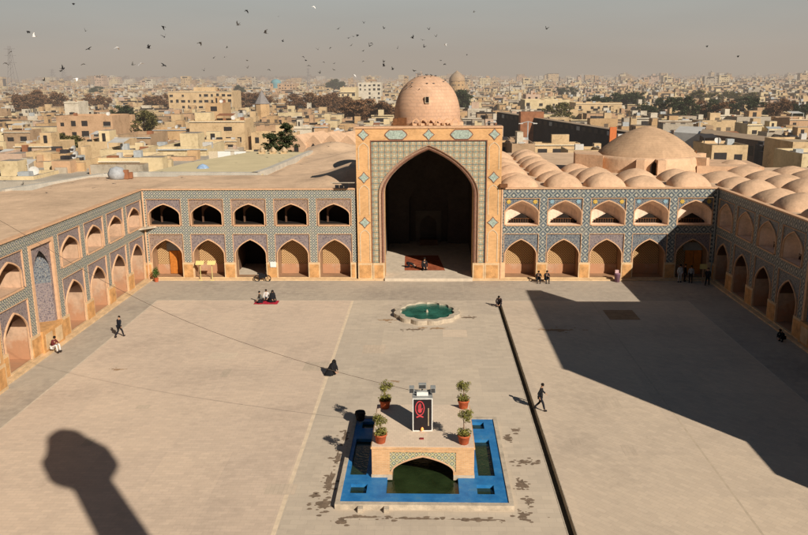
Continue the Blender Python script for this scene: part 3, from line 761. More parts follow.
pt = thing('arched_platform', 'square brick platform with pointed arches and tiled spandrels standing over the pool', 'platform', (-.24, 39.15, 0))
PW, PD = 2.6, 2.65
mat['pbrick'] = brick('platform brick', (.62, .36, .17), (.52, .28, .12), (.56, .42, .28), .22, .07)
mat['psp'] = lattice('platform tile', .33, (.50, .44, .24), (.20, .27, .20), (.38, .32, .17), (.52, .48, .34), (.10, .12, .11), .10)
def pface(hw, mb_b, mb_t, mb_m, tf):
    pr = arch(1.55, .55, 1.36); W_ = 1.68; top = 1.62
    def P(mb, pts): mb.poly([tf(*p) for p in pts])
    def B(pts, mb): mb.poly([tf(*p) for p in pts])
    for q in (-1, 1):
        a, b_ = sorted((q * W_, q * hw))
        P(mb_b, [(a, 0, .38), (b_, 0, .38), (b_, 0, 1.8), (a, 0, 1.8)])
        a, b_ = sorted((q * 1.55, q * W_)); P(mb_b, [(a, 0, .38), (b_, 0, .38), (b_, 0, .56), (a, 0, .56)])
    P(mb_b, [(-W_, 0, top), (W_, 0, top), (W_, 0, 1.8), (-W_, 0, 1.8)])
    a_, b2 = pr[0][0], pr[-1][0]
    P(mb_t, [(-W_, .03, .56), (a_, .03, .56), (a_, .03, top), (-W_, .03, top)]); P(mb_t, [(b2, .03, .56), (W_, .03, .56), (W_, .03, top), (b2, .03, top)])
    for (xa, za_), (xb, zb_) in zip(pr, pr[1:]):
        P(mb_t, [(xa, .03, za_), (xb, .03, zb_), (xb, .03, top), (xa, .03, top)])
        k1 = 1.06
        P(mb_m, [(xa, -.02, za_), (xb, -.02, zb_), (xb * k1, -.02, .56 + (zb_ - .56) * 1.13), (xa * k1, -.02, .56 + (za_ - .56) * 1.13)])
        P(mb_m, [(xa, -.02, za_), (xb, -.02, zb_), (xb, .45, zb_), (xa, .45, za_)])
    for q in (-1, 1): P(mb_m, [(q * 1.55, -.02, .2), (q * 1.55, .45, .2), (q * 1.55, .45, .56), (q * 1.55, -.02, .56)])
for hw_, tf_ in ((PW, lambda x, y, z: (x, -PD + y, z)), (PW, lambda x, y, z: (-x, PD - y, z)), (PD, lambda x, y, z: (PW - y, x, z)), (PD, lambda x, y, z: (-PW + y, -x, z))):
    bb, tt, mmm = MB(), MB(), MB(); pface(hw_, bb, tt, mmm, tf_)
    bb.build('brick_face', mat['pbrick'], pt); tt.build('tiled_spandrel', mat['psp'], pt); mmm.build('arch_ring', mat['edge'], pt)
for sx in (-1, 1):
    for sy in (-1, 1):
        a, b_ = sorted((sx * 1.56, sx * (PW + .03))); c_, d_ = sorted((sy * 1.56, sy * (PD + .03)))
        MB().box(a, b_, c_, d_, .10, .38).build('pier_base', mat['stone'], pt)
        a, b_ = sorted((sx * 1.57, sx * (PW - .46))); c_, d_ = sorted((sy * 1.57, sy * (PD - .46)))
        MB().box(sx * 1.57 if sx > 0 else -PW + .05, PW - .05 if sx > 0 else -1.57, sy * 1.57 if sy > 0 else -PD + .05, PD - .05 if sy > 0 else -1.57, .38, 1.79).build('pier_core', mat['pbrick'], pt)
MB().box(-PW + .01, PW - .01, -PD + .04, PD - .04, 1.66, 1.795).build('slab_core', mat['pbrick'], pt)
MB().box(-PW - .04, PW + .04, -PD - .04, PD + .04, 1.80, 1.90).build('brick_rim', mat['pbrick'], pt)
MB().box(-PW - .0, PW + .0, -PD - .0, PD + .0, 1.901, 1.93).build('paved_top', paving('platform paving', (.66, .53, .40), 0, .22, .22, .06), pt)
MB().box(-1.5, 1.5, -.1, .1, .5, .68).build('inner_beam', mat['stone'], pt)
PZ = 1.93

# display kiosk
def kiosk():
    t = thing('display_stand', 'glazed poster stand with a red hand, grey floodlights on top, on the brick platform', 'display stand', (-.28, 38.75, PZ), R(2))
    w, d, h = .50, .42, 1.85
    p = MB()
    for sx in (-1, 1):
        for sy in (-1, 1): p.box(sx * w - .022, sx * w + .022, sy * d - .022, sy * d + .022, 0, h)
    for sy in (-1, 1):
        p.box(-w + .022, w - .022, sy * d - .02, sy * d + .02, h - .05, h); p.box(-w + .022, w - .022, sy * d - .02, sy * d + .02, .0, .04)
    for sx in (-1, 1): p.box(sx * w - .03, sx * w + .03, -d + .035, d - .035, h - .07, h)
    p.build('white_frame', mat['white'], t)
    MB().box(-w + .04, w - .04, -d - .0, -d + .02, .07, h - .08).build('poster', plain('black poster', (.02, .016, .018), .2, 3, .4), t)
    MB().box(-w - .0, w + .0, -d + .04, d - .0, .07, h - .08).build('cabinet', mat['black'], t)
    MB().box(-w - .03, w + .03, -d - .03, d + .03, h, h + .05).build('roof_panel', mat['metal'], t)
    # red praying hand emblem
    e = MB(); y0_, y1_ = -d - .02, -d - .002
    el = lambda cx, cz, rx, rz, n=20: [(cx + rx * math.cos(2 * math.pi * k / n), cz + rz * math.sin(2 * math.pi * k / n)) for k in range(n)]
    outer, inner = el(-.14, 1.30, .25, .42), el(-.14, 1.30, .20, .36)
    for k in range(20):
        j = (k + 1) % 20
        e.poly([(outer[k][0], y0_, outer[k][1]), (outer[j][0], y0_, outer[j][1]), (inner[j][0], y0_, inner[j][1]), (inner[k][0], y0_, inner[k][1])])
    e.xprism(el(-.14, 1.18, .11, .14), y0_, y1_)
    for fx, hh in ((-.22, .22), (-.175, .30), (-.13, .33), (-.085, .28)): e.box(fx - .016, fx + .016, y0_, y1_, 1.25, 1.25 + hh)
    e.xprism([(-.05, 1.12), (.01, 1.3), (-.02, 1.32), (-.08, 1.2)], y0_, y1_)
    e.xprism([(-.34, .82), (-.14, .90), (.06, .82), (.02, .76), (-.14, .83), (-.30, .76)], y0_, y1_)
    e.build('red_hand_emblem', plain('red print', (.50, .06, .07), .2, 5), t)
    st = MB(); st.box(.28, .34, y0_, y1_, .3, 1.3); st.build('poster_lettering', plain('pale print', (.35, .28, .18), .4, 20), t)
    fl = S('candle glow'); fl.b.inputs['Emission Color'].default_value = (1, .35, .08, 1); fl.b.inputs['Emission Strength'].default_value = .9; fl.color((.8, .3, .1))
    MB().lathe([(.0, .08), (.07, .10), (.08, .16), (.05, .24), (0, .27)], cx=-.02, cy=-d - .10, seg=10).build('lamp', fl.mat, t, smooth=True)
    # floodlight cluster
    hd = MB()
    hd.box(-.22, .22, -.2, .2, h + .06, h + .16)
    hd.box(-.20, .20, -.34, -.08, h + .50, h + .74)
    for sx in (-1, 1): hd.box(sx * .56 - .13, sx * .56 + .13, -.3, .1, h + .24, h + .52)
    hd.tube([(-.56, 0, h + .3), (0, 0, h + .22), (.56, 0, h + .3)], .05); hd.tube([(0, 0, h + .1), (0, 0, h + .55)], .05)
    hd.build('floodlights', mat['metal'], t)
    hl = MB(); hl.box(-.17, .17, -.36, -.341, h + .53, h + .71)
    for sx in (-1, 1): hl.box(sx * .56 - .1, sx * .56 + .1, -.32, -.301, h + .27, h + .49)
    hl.build('lamp_glass', plain('dark glass', (.05, .05, .05), .2, 3, .2), t)
    hb = MB(); hb.box(-.30, .30, -.26, -.22, h + .07, h + .28); hb.build('white_card', mat['white'], t)
    return t
kiosk()

# potted topiary plants
def leafmat(name, c, haze=False):
    s = S(name, .7, haze); v = s.co('World'); n = s.noise(1.1 if haze else 9, 3, v)
    s.color(s.ramp(n, [(.35, mul(c, .5)), (.5, c), (.68, mul(c, 1.7))])); s.b.inputs['Specular IOR Level'].default_value = .15
    return s.mat
mat['leaf'] = leafmat('olive leaves', (.17, .16, .04))
def leaf_ball(mb, c, r, n, size, rnd, sq=1.0):
    for _ in range(n):
        d = Vector((rnd.gauss(0, 1), rnd.gauss(0, 1), rnd.gauss(0, 1))).normalized()
        rr = r * rnd.uniform(.35, 1.08)
        p = Vector(c) + Vector((d.x * rr, d.y * rr, d.z * rr * sq))
        a = Vector((rnd.gauss(0, 1), rnd.gauss(0, 1), rnd.gauss(0, 1))).normalized(); b_ = a.cross(d)
        if b_.length < .1: continue
        b_.normalize(); a = b_.cross(Vector((rnd.gauss(0, .5), rnd.gauss(0, .5), 1))).normalized()
        s_ = size * rnd.uniform(.6, 1.3)
        mb.poly([p - a * s_, p + b_ * s_ * .5, p + a * s_, p - b_ * s_ * .5])
def pot(loc, seed, label, hgt):
    r_ = random.Random(seed); t = thing('potted_plant', label, 'potted plant', loc, r_.random() * 6, 'terracotta pots with clipped trees on the platform')
    MB().lathe([(0, .0), (.20, 0), (.24, .04), (.30, .40), (.34, .42), (.34, .50), (.28, .50), (.26, .44), (0, .44)], seg=20).build('pot', mat['terra'], t, smooth=True)
    MB().tube([(0, 0, .4), (.03, .01, .8), (-.02, .02, hgt - .2)], .025, 6).build('stem', mat['darkwood'], t)
    a = MB(); leaf_ball(a, (0, 0, .62), .36, 380, .06, r_, .6); a.build('lower_foliage', mat['leaf'], t)
    a = MB()
    for k in range(11): leaf_ball(a, (r_.uniform(-.27, .27), r_.uniform(-.27, .27), hgt + r_.uniform(-.2, .22)), .20, 70, .05, r_, .8)
    a.build('crown', mat['leaf'], t)
pot((-2.4, 41.3, PZ), 1, 'potted clipped tree at the far left corner of the platform', 1.25)
pot((2.02, 41.35, PZ), 2, 'potted clipped tree at the far right corner of the platform', 1.3)
pot((-2.4, 36.95, PZ), 3, 'potted clipped tree at the near left corner of the platform', 1.3)
pot((1.85, 36.9, PZ), 4, 'potted clipped tree with wide crown at the near right corner of the platform', 1.5)
b = MB().lathe([(0, 0), (.24, 0), (.3, .35), (.33, .36), (.30, .52), (0, .5)], cx=0, cy=0, seg=14).build('rubbish_bin', mat['black'], loc=(-4.0, 43.2, .34))
tag(b, 'black bin at the far left corner of the blue pool', 'bin')
b = MB().box(-.35, .35, -.04, .04, 0, .04).build('small_plaque', plain('dark red', (.25, .03, .03)), loc=(-.3, 37.4, PZ)); b.scale = (.3, 2, 1)
tag(b, 'small dark red object lying before the poster stand', 'plaque')

# overhead cable from the poster stand to the left portal
cp = [(-.4, 38.75, PZ + 2.0), (-5.23, 38.7, 5.14), (-11.75, 38.7, 7.38), (-15.13, 38.7, 9.1), (-17.85, 38.7, 10.64), (-20.4, 38.7, 12.4), (-24, 38.7, 14.6), (-28.1, 38.7, 15.7)]
fine = []
for a, b_ in zip(cp, cp[1:]): fine += [Vector(a).lerp(Vector(b_), k / 4) for k in range(4)]
# smooth the polyline
for _ in range(6): fine = [fine[0]] + [(fine[i - 1] + fine[i] * 2 + fine[i + 1]) / 4 for i in range(1, len(fine) - 1)] + [fine[-1]]
tag(MB().tube(fine, .011, 5).build('cable', plain('brown cable', (.10, .07, .05))), 'thin black cable hanging from the poster stand up to the left portal', 'cable')

# ------------------------------------------------------------------ roofs of the mosque
def roof(label, polys, m_='roof'):
    q = MB()
    for pts, z0, z1 in polys: q.prism(pts, z0, z1)
    o = q.build('mosque_roof', mat[m_]); tag(o, label, 'roof'); return o
ZR = 9.28
roof('flat earthen roof over the left side arcade and the left corner', [
    ([(-50, 27.5), (-29.02, 27.5), (-29.02, 78.35), (-43, 78.35)], ZR - .75, ZR - .0),
])
bpy.data.objects['mosque_roof'].data.materials[0] = mat['roof']
# undulating roof surfaces (front part behind the back arcade)
def bumpy(name, label, x0, x1, y0, y1, z, amp, seed, fn=None, nx=40, ny=40, m_='roof'):
    q = MB(); r_ = random.Random(seed); ph = [r_.random() * 6 for _ in range(6)]
    def zz(x, y):
        e = min(1, min(x - x0, x1 - x, y - y0, y1 - y) / 1.5)
        h = amp * (math.sin(x * .35 + ph[0]) * math.sin(y * .31 + ph[1]) + .5 * math.sin(x * .8 + ph[2]) * math.sin(y * .7 + ph[3]))
        return z + max(0, e) * (h + amp) + (fn(x, y) if fn else 0)
    P_ = [[(x0 + (x1 - x0) * i / nx, y0 + (y1 - y0) * j / ny) for i in range(nx + 1)] for j in range(ny + 1)]
    i0 = 0
    q.v = [(x, y, zz(x, y)) for row in P_ for x, y in row]
    for j in range(ny):
        for i in range(nx):
            a = j * (nx + 1) + i; q.f.append((a, a + 1, a + nx + 2, a + nx + 1)); q.m.append(0)
    # skirt
    b0 = ZR - .75
    q.poly([(x0, y0, b0), (x1, y0, b0), (x1, y0, z), (x0, y0, z)]); q.poly([(x0, y1, z), (x1, y1, z), (x1, y1, 0), (x0, y1, 0)])
    q.poly([(x0, y0, b0), (x0, y0, z), (x0, y1, z), (x0, y1, b0)]); q.poly([(x1, y0, b0), (x1, y1, b0), (x1, y1, z), (x1, y0, z)])
    o = q.build(name, mat[m_], smooth=False); 
    for k, p in enumerate(o.data.polygons):
        p.use_smooth = k < nx * ny
    tag(o, label, 'roof'); return o
bumpy('mosque_roof', 'tan earthen roof just behind the left back arcade', -29 + .02, -7.3, 78.36, 91.0, ZR - .02, .10, 1, lambda x, y: 1.7 * math.exp(-((x + 7.3) / 4.0) ** 2) * min(1, max(0, (y - 80) / 3)))
bumpy('mosque_roof', 'tan earthen roof beyond the left corner of the court', -40.5, -29.05, 78.37, 90.2, ZR - .06, .08, 4)
def hump(x, y):
    return 1.2 * math.exp(-((x + 16) / 4) ** 2 - ((y - 128) / 5) ** 2) + .9 * math.exp(-((x + 11) / 3) ** 2 - ((y - 112) / 6) ** 2)
bumpy('mosque_roof', 'rolling earthen roof beside the pale terrace, left of the portal', -19.5, -7.4, 91.05, 140, ZR - .5, .22, 2, hump)
q = MB(); q.prism([(-34.5, 93), (-19.7, 93), (-19.7, 98), (-18.2, 122), (-27.5, 124), (-33, 106)], 0, ZR - .15)
tag(q.build('terrace_roof', plain('cream roof', (.60, .50, .30), .12, .3, coord='World')), 'pale cream flat terrace roof beyond the left arcade', 'roof')
q = MB(); 
pts = [(-42.6, 77.6), (-38, 91), (-34.5, 92.3), (-20.0, 91.6), (-19.2, 97), (-17.6, 121)]
for a, b_ in zip(pts, pts[1:]):
    d = (Vector(b_) - Vector(a)); n_ = Vector((-d.y, d.x)).normalized() * .75
    q.prism([a, b_, (b_[0] + n_.x, b_[1] + n_.y), (a[0] + n_.x, a[1] + n_.y)], ZR - 1.5, ZR + .22)
tag(q.build('concrete_gutter', plain('pale concrete', (.48, .44, .37), .2, 1, coord='World')), 'pale grey concrete strip edging the earthen roofs on the left', 'gutter')

# domed roof right of the portal: 1 hall with many shallow domes
hr = thing('domed_hall_roof', 'brick hall roof right of the portal covered in rows of shallow mud domes', 'roof', (0, 0, 0))
q = MB(); q.box(7.35, 28.9, FY + .16, 118, ZR - .75, ZR); q.build('roof_slab', mat['roof'], hr)
def sdome(r, h, sq=.5, seg=24, rings=9):
    """shallow dome rising from a rounded-square base, so neighbours meet in valleys"""
    q = MB(); 
    for j in range(rings + 1):
        f = j / rings; rr = math.cos(f * math.pi / 2) if j < rings else 0; zz_ = math.sin(f * math.pi / 2)
        zz_ = h * (zz_ * .8 + .2 * (1 - rr))
        for k_ in range(seg):
            a = 2 * math.pi * k_ / seg; c_, s_ = math.cos(a), math.sin(a)
            e = 1 / max(abs(c_), abs(s_)); e = 1 + (min(e, 1.36) - 1) * (1 - f) * sq
            q.v.append((r * rr * e * c_, r * rr * e * s_, zz_))
    for j in range(rings):
        for k_ in range(seg):
            w_ = (k_ + 1) % seg; q.f.append((j * seg + k_, j * seg + w_, (j + 1) * seg + w_, (j + 1) * seg + k_)); q.m.append(0)
    return q
rnd = random.Random(3)
protod = None
def add_dome(parent, x, y, z, s_, name='roof_dome'):
    global protod
    if protod is None:
        protod = sdome(2.2, 1.5).build(name, mat['domeb'], parent, (x, y, z), smooth=True); o = protod
    else:
        o = protod.copy(); C.objects.link(o); o.parent = parent; o.location = (x, y, z)
    o.scale = (s_, s_, s_ * rnd.uniform(.72, 1.15)); o.rotation_euler = (rnd.uniform(-.03, .03), rnd.uniform(-.03, .03), rnd.uniform(-.12, .12)); return o
for j in range(8):
    for i in range(5):
        x = 9.45 + i * 4.3; y = 81.0 + j * 4.5
        if (x > 15.5 and y > 96) or (x > 19 and y > 88): continue
        add_dome(hr, x + rnd.uniform(-.2, .2), y + rnd.uniform(-.2, .2), ZR - .22, 1.0 + rnd.uniform(-.12, .03))
hr2 = thing('domed_hall_roof', 'brick roof behind the shaded right arcade covered in rows of mud domes', 'roof', (0, 0, 0))
q = MB(); q.box(28.92, 62, 48.7, 97, ZR - .75, ZR); q.build('roof_slab', mat['roof'], hr2)
for j in range(10):
    for i in range(6):
        x = 31.4 + i * 4.76; y = 51.6 + j * 4.76
        if y > 88 and x < 36: continue
        if y + (x - 31) * .55 > 98: continue
        add_dome(hr2, x + rnd.uniform(-.2, .2), y + rnd.uniform(-.2, .2), ZR - .22, 1.06 + rnd.uniform(-.14, .03))
q = MB(); q.box(40.2, 62, 22.7, 48.6, 0, ZR); tag(q.build('mosque_roof', mat['roof']), 'flat roof behind the right side portal', 'roof')
q = MB(); q.box(-62, -44, 27.5, 70, 0, ZR - .8); tag(q.build('mosque_roof', mat['roof']), 'flat roof far behind the left side portal', 'roof')

# big brick dome
bd = thing('large_dome', 'large weathered mud-brick dome on a faceted drum, right of the portal', 'dome', (26.5, 96.5, -.3))
MB().prism([(7.1 * math.cos(R(22.5 + 45 * k)), 7.1 * math.sin(R(22.5 + 45 * k))) for k in range(8)], 6, 9.9).build('octagonal_base', mat['domeb'], bd)
MB().lathe([(6.95, 8.0), (6.6, 9.6), (6.35, 11.0), (6.25, 11.25), (5.95, 11.38), (5.6, 11.4)], seg=48).build('drum', mat['domeb'], bd, smooth=True)
prof = [(5.85, 11.3), (5.7, 11.62), (5.1, 12.15), (4.3, 12.78), (3.4, 13.4), (2.4, 13.95), (1.4, 14.34), (.5, 14.6), (0, 14.68)]
MB().lathe(prof, seg=40).build('dome_shell', mat['bigdome'], bd, smooth=True)
for a_ in (-92, -40, 10, 60, 200, 250):
    w_ = MB()
    ca, sa = math.cos(R(a_)), math.sin(R(a_))
    w_.box(-.45, .45, -1.2, .9, 8.6, 11.3); 
    o = w_.build('buttress', mat['domeb'], bd, (6.6 * ca, 6.6 * sa, 0), R(a_ + 90 - 180))
    if a_ == -92:
        pass
q = MB().xprism(full(arch(.42, 10.3, 11.1, 5), 9.2), -.06, .1).build('arched_window', mat['dark'], bd, (-.9, -6.78, 0), R(-8))
MB().prism([(4.5, -5), (11.5, -6.5), (12.5, 1), (6, 4)], 8, 10.4).build('side_buttress', mat['domeb'], bd)
MB().prism([(-9.0, -2.4), (-6.2, -4.5), (-5.7, 1), (-8.4, 2)], 8, 11.6).build('side_buttress', mat['domeb'], bd)
for k in range(5):
    a = R(-25 + 9 * k); rr = 5.6 - k * .75
    MB().box(-.12, .12, -.12, .12, 0, .35).build('putlog', mat['darkwood'], bd, (rr * math.cos(a), rr * math.sin(a), 11.55 + k * .5))

# dome over the portal hall
pd_ = thing('portal_dome', 'smooth brick dome rising behind the portal with one small window', 'dome', (-.05, 90.5, 0))
mat['pdome'] = brick('banded dome brick', (.57, .36, .235), (.52, .32, .20), (.47, .30, .20), .5, .35, var=.22)
mat['pdtop'] = mat['domeb']
R0 = 3.72; pf = []
for k in range(15):
    a = k / 14 * math.pi / 2
    pf.append((R0 * math.cos(a) ** .92 if k < 14 else 0, 16.0 + 4.45 * math.sin(a) ** .98))
MB().lathe([(3.78, 14.2), (3.76, 15.6), (R0, 15.9)] + pf, seg=48).build('dome_shell', mat['pdome'], pd_, smooth=True)
MB().xprism([(-.17, 17.55), (.17, 17.55), (.17, 18.15), (-.17, 18.15)], -3.72, -3.3).build('window', mat['dark'], pd_, (0, 0, 0))
fr = MB(); fr.box(-.24, .24, -3.70, -3.4, 17.47, 17.54); fr.box(-.24, -.175, -3.70, -3.4, 17.54, 18.22); fr.box(.175, .24, -3.7, -3.4, 17.54, 18.22); fr.build('window_frame', mat['creamt'], pd_)
MB().prism([(4.35 * math.cos(R(22.5 + 45 * k)), 4.35 * math.sin(R(22.5 + 45 * k))) for k in range(8)], 14.0, 15.35).build('octagonal_base', mat['domeb'], pd_)
for k in range(6):
    x = -1.2 + k * .85
    q = MB(); pr = arch(.28, 15.5, 15.78, 5, cx=x); fo = full(pr, 15.2); po = full(arch(.40, 15.5, 15.92, 5, cx=x), 15.2)
    ring(q, fo, po, -4.3, -4.3); ring(q, fo, fo, -4.3, -4.0); ring(q, po, po, -4.3, -4.0); q.build('small_arch', mat['edge'], pd_)
q = MB(); q.box(-1.95, -1.0, 0, .9, 0, .78)
for k in range(6): q.box(-1.95 + k * .17, -1.90 + k * .17, -.03, 0, 0, .78)
q.box(-2.5, -1.9, 0, .6, 0, .7)
tag(q.build('wooden_crate', mat['darkwood'], loc=(-1.3, 87.0, 15.15)), 'dark brown slatted wooden screen at left foot of the portal dome', 'crate')

# ------------------------------------------------------------------ roof-top and court furniture
def floodlight(loc, rz, label):
    t = thing('floodlight', label, 'floodlight', loc, rz)
    MB().tube([(0, 0, 0), (0, 0, .55)], .04).tube([(-.9, -.1, .5), (.9, -.1, .5)], .035).build('mount', mat['metal'], t)
    for x in (-.45, .0, .45):
        h = MB().box(x - .19, x + .19, -.35, -.05, .02, .36).build('lamp_head', mat['black'], t)
    MB().box(-1.1, 1.3, -.25, .15, .56, .60).build('lamp_cover', mat['stone'], t)
floodlight((-8.6, FY - .05, 9.43), 0, 'cluster of dark floodlights on the arcade roof edge left of the portal')
t = thing('floodlight', 'dark floodlight on the roof edge right of the portal', 'floodlight', (7.7, FY - .3, 9.43))
MB().tube([(0, 0, 0), (0, 0, .4)], .04).build('mount', mat['metal'], t); MB().box(-.55, .2, -.3, .1, .1, .45).build('lamp_head', mat['darkwood'], t)
for i, x in enumerate((-23.35, -22.15)):
    t = thing('sign_stand', ['yellow lectern sign in second arch from the left corner, left one', 'yellow lectern sign in second arch from the left corner, right one'][i], 'sign', (x, 77.75, 0), 0, 'yellow signs on stands')
    MB().tube([(0, 0, 0), (0, 0, 1.7)], .04).build('post', mat['yellow'], t); MB().box(-.2, .2, -.15, .15, 0, .05).build('base', mat['yellow'], t)
    MB().poly([(-.42, -.25, 1.7), (.42, -.25, 1.7), (.42, .1, 2.05), (-.42, .1, 2.05)]).build('board', mat['yellow'], t)
t = thing('sign_stand', 'yellow board on a post in the shaded right corner', 'sign', (27.5, 77.0, 0))
MB().tube([(0, 0, 0), (0, 0, 1.5)], .035).build('post', mat['edge'], t); MB().box(-.35, .35, -.03, .03, 1.4, 1.9).build('board', mat['yellow'], t)
tag(MB().box(-.3, .3, -.12, 0, 0, .55).build('notice_box', mat['white'], loc=(-15.85, 78.08, 1.35)), 'white box on the pier right of the open passage', 'box')
t = thing('litter_bin', 'purple grey bin standing at the foot of the third arch right of the portal', 'bin', (19.1, 77.3, 0))
MB().lathe([(0, 0), (.26, 0), (.3, .8), (.32, .82), (.25, .9), (0, .92)], seg=16).build('drum', plain('mauve plastic', (.22, .12, .16), .2), t, smooth=True)
tag(MB().box(-.25, .1, 0, .2, 0, .3).build('flower_tub', plain('pale pink', (.6, .4, .4)), loc=(19.1, 77.2, .92)), 'pale pink bundle on the purple bin', 'bundle')
# bush in pot by the orange door
t = thing('potted_plant', 'small green shrub in a pot beside the orange door', 'potted plant', (-27.8, 77.2, 0))
MB().lathe([(0, 0), (.18, 0), (.24, .4), (.2, .42), (0, .38)], seg=12).build('pot', mat['terra'], t)
mat['green'] = leafmat('green leaves', (.05, .11, .02)); q = MB(); leaf_ball(q, (0, 0, .95), .36, 260, .09, rnd, 1.6); q.build('foliage', mat['green'], t)
# prayer rug in the portal
q = MB(); q.poly([(-2.45, 80.9, .304), (1.85, 80.9, .304), (1.2, 88.2, .304), (-2.6, 88.2, .304)]); 
s = S('red carpet'); v = s.co('World'); s.color(s.ramp(s.noise(2.2, 4, v), [(.35, (.20, .05, .02)), (.65, (.36, .10, .045))])); tag(q.build('prayer_rug', s.mat), 'large worn red carpet on the portal floor', 'carpet')
t = thing('parked_bicycle', 'dark motorbike parked at the mouth of the open passage', 'motorbike', (-16.9, 77.4, 0))
for x in (-.55, .55):
    q = MB(); pts = [(x + .3 * math.cos(k * math.pi / 8), 0, .3 + .3 * math.sin(k * math.pi / 8)) for k in range(17)]; q.tube(pts, .05, 5); q.build('wheel', mat['black'], t)
MB().box(-.35, .3, -.1, .1, .35, .75).box(-.5, 0, -.12, .12, .76, .86).tube([(.55, 0, .3), (.4, 0, 1.0)], .03).tube([(.4, -.3, 1.0), (.4, .3, 1.0)], .025).build('frame', mat['black'], t)

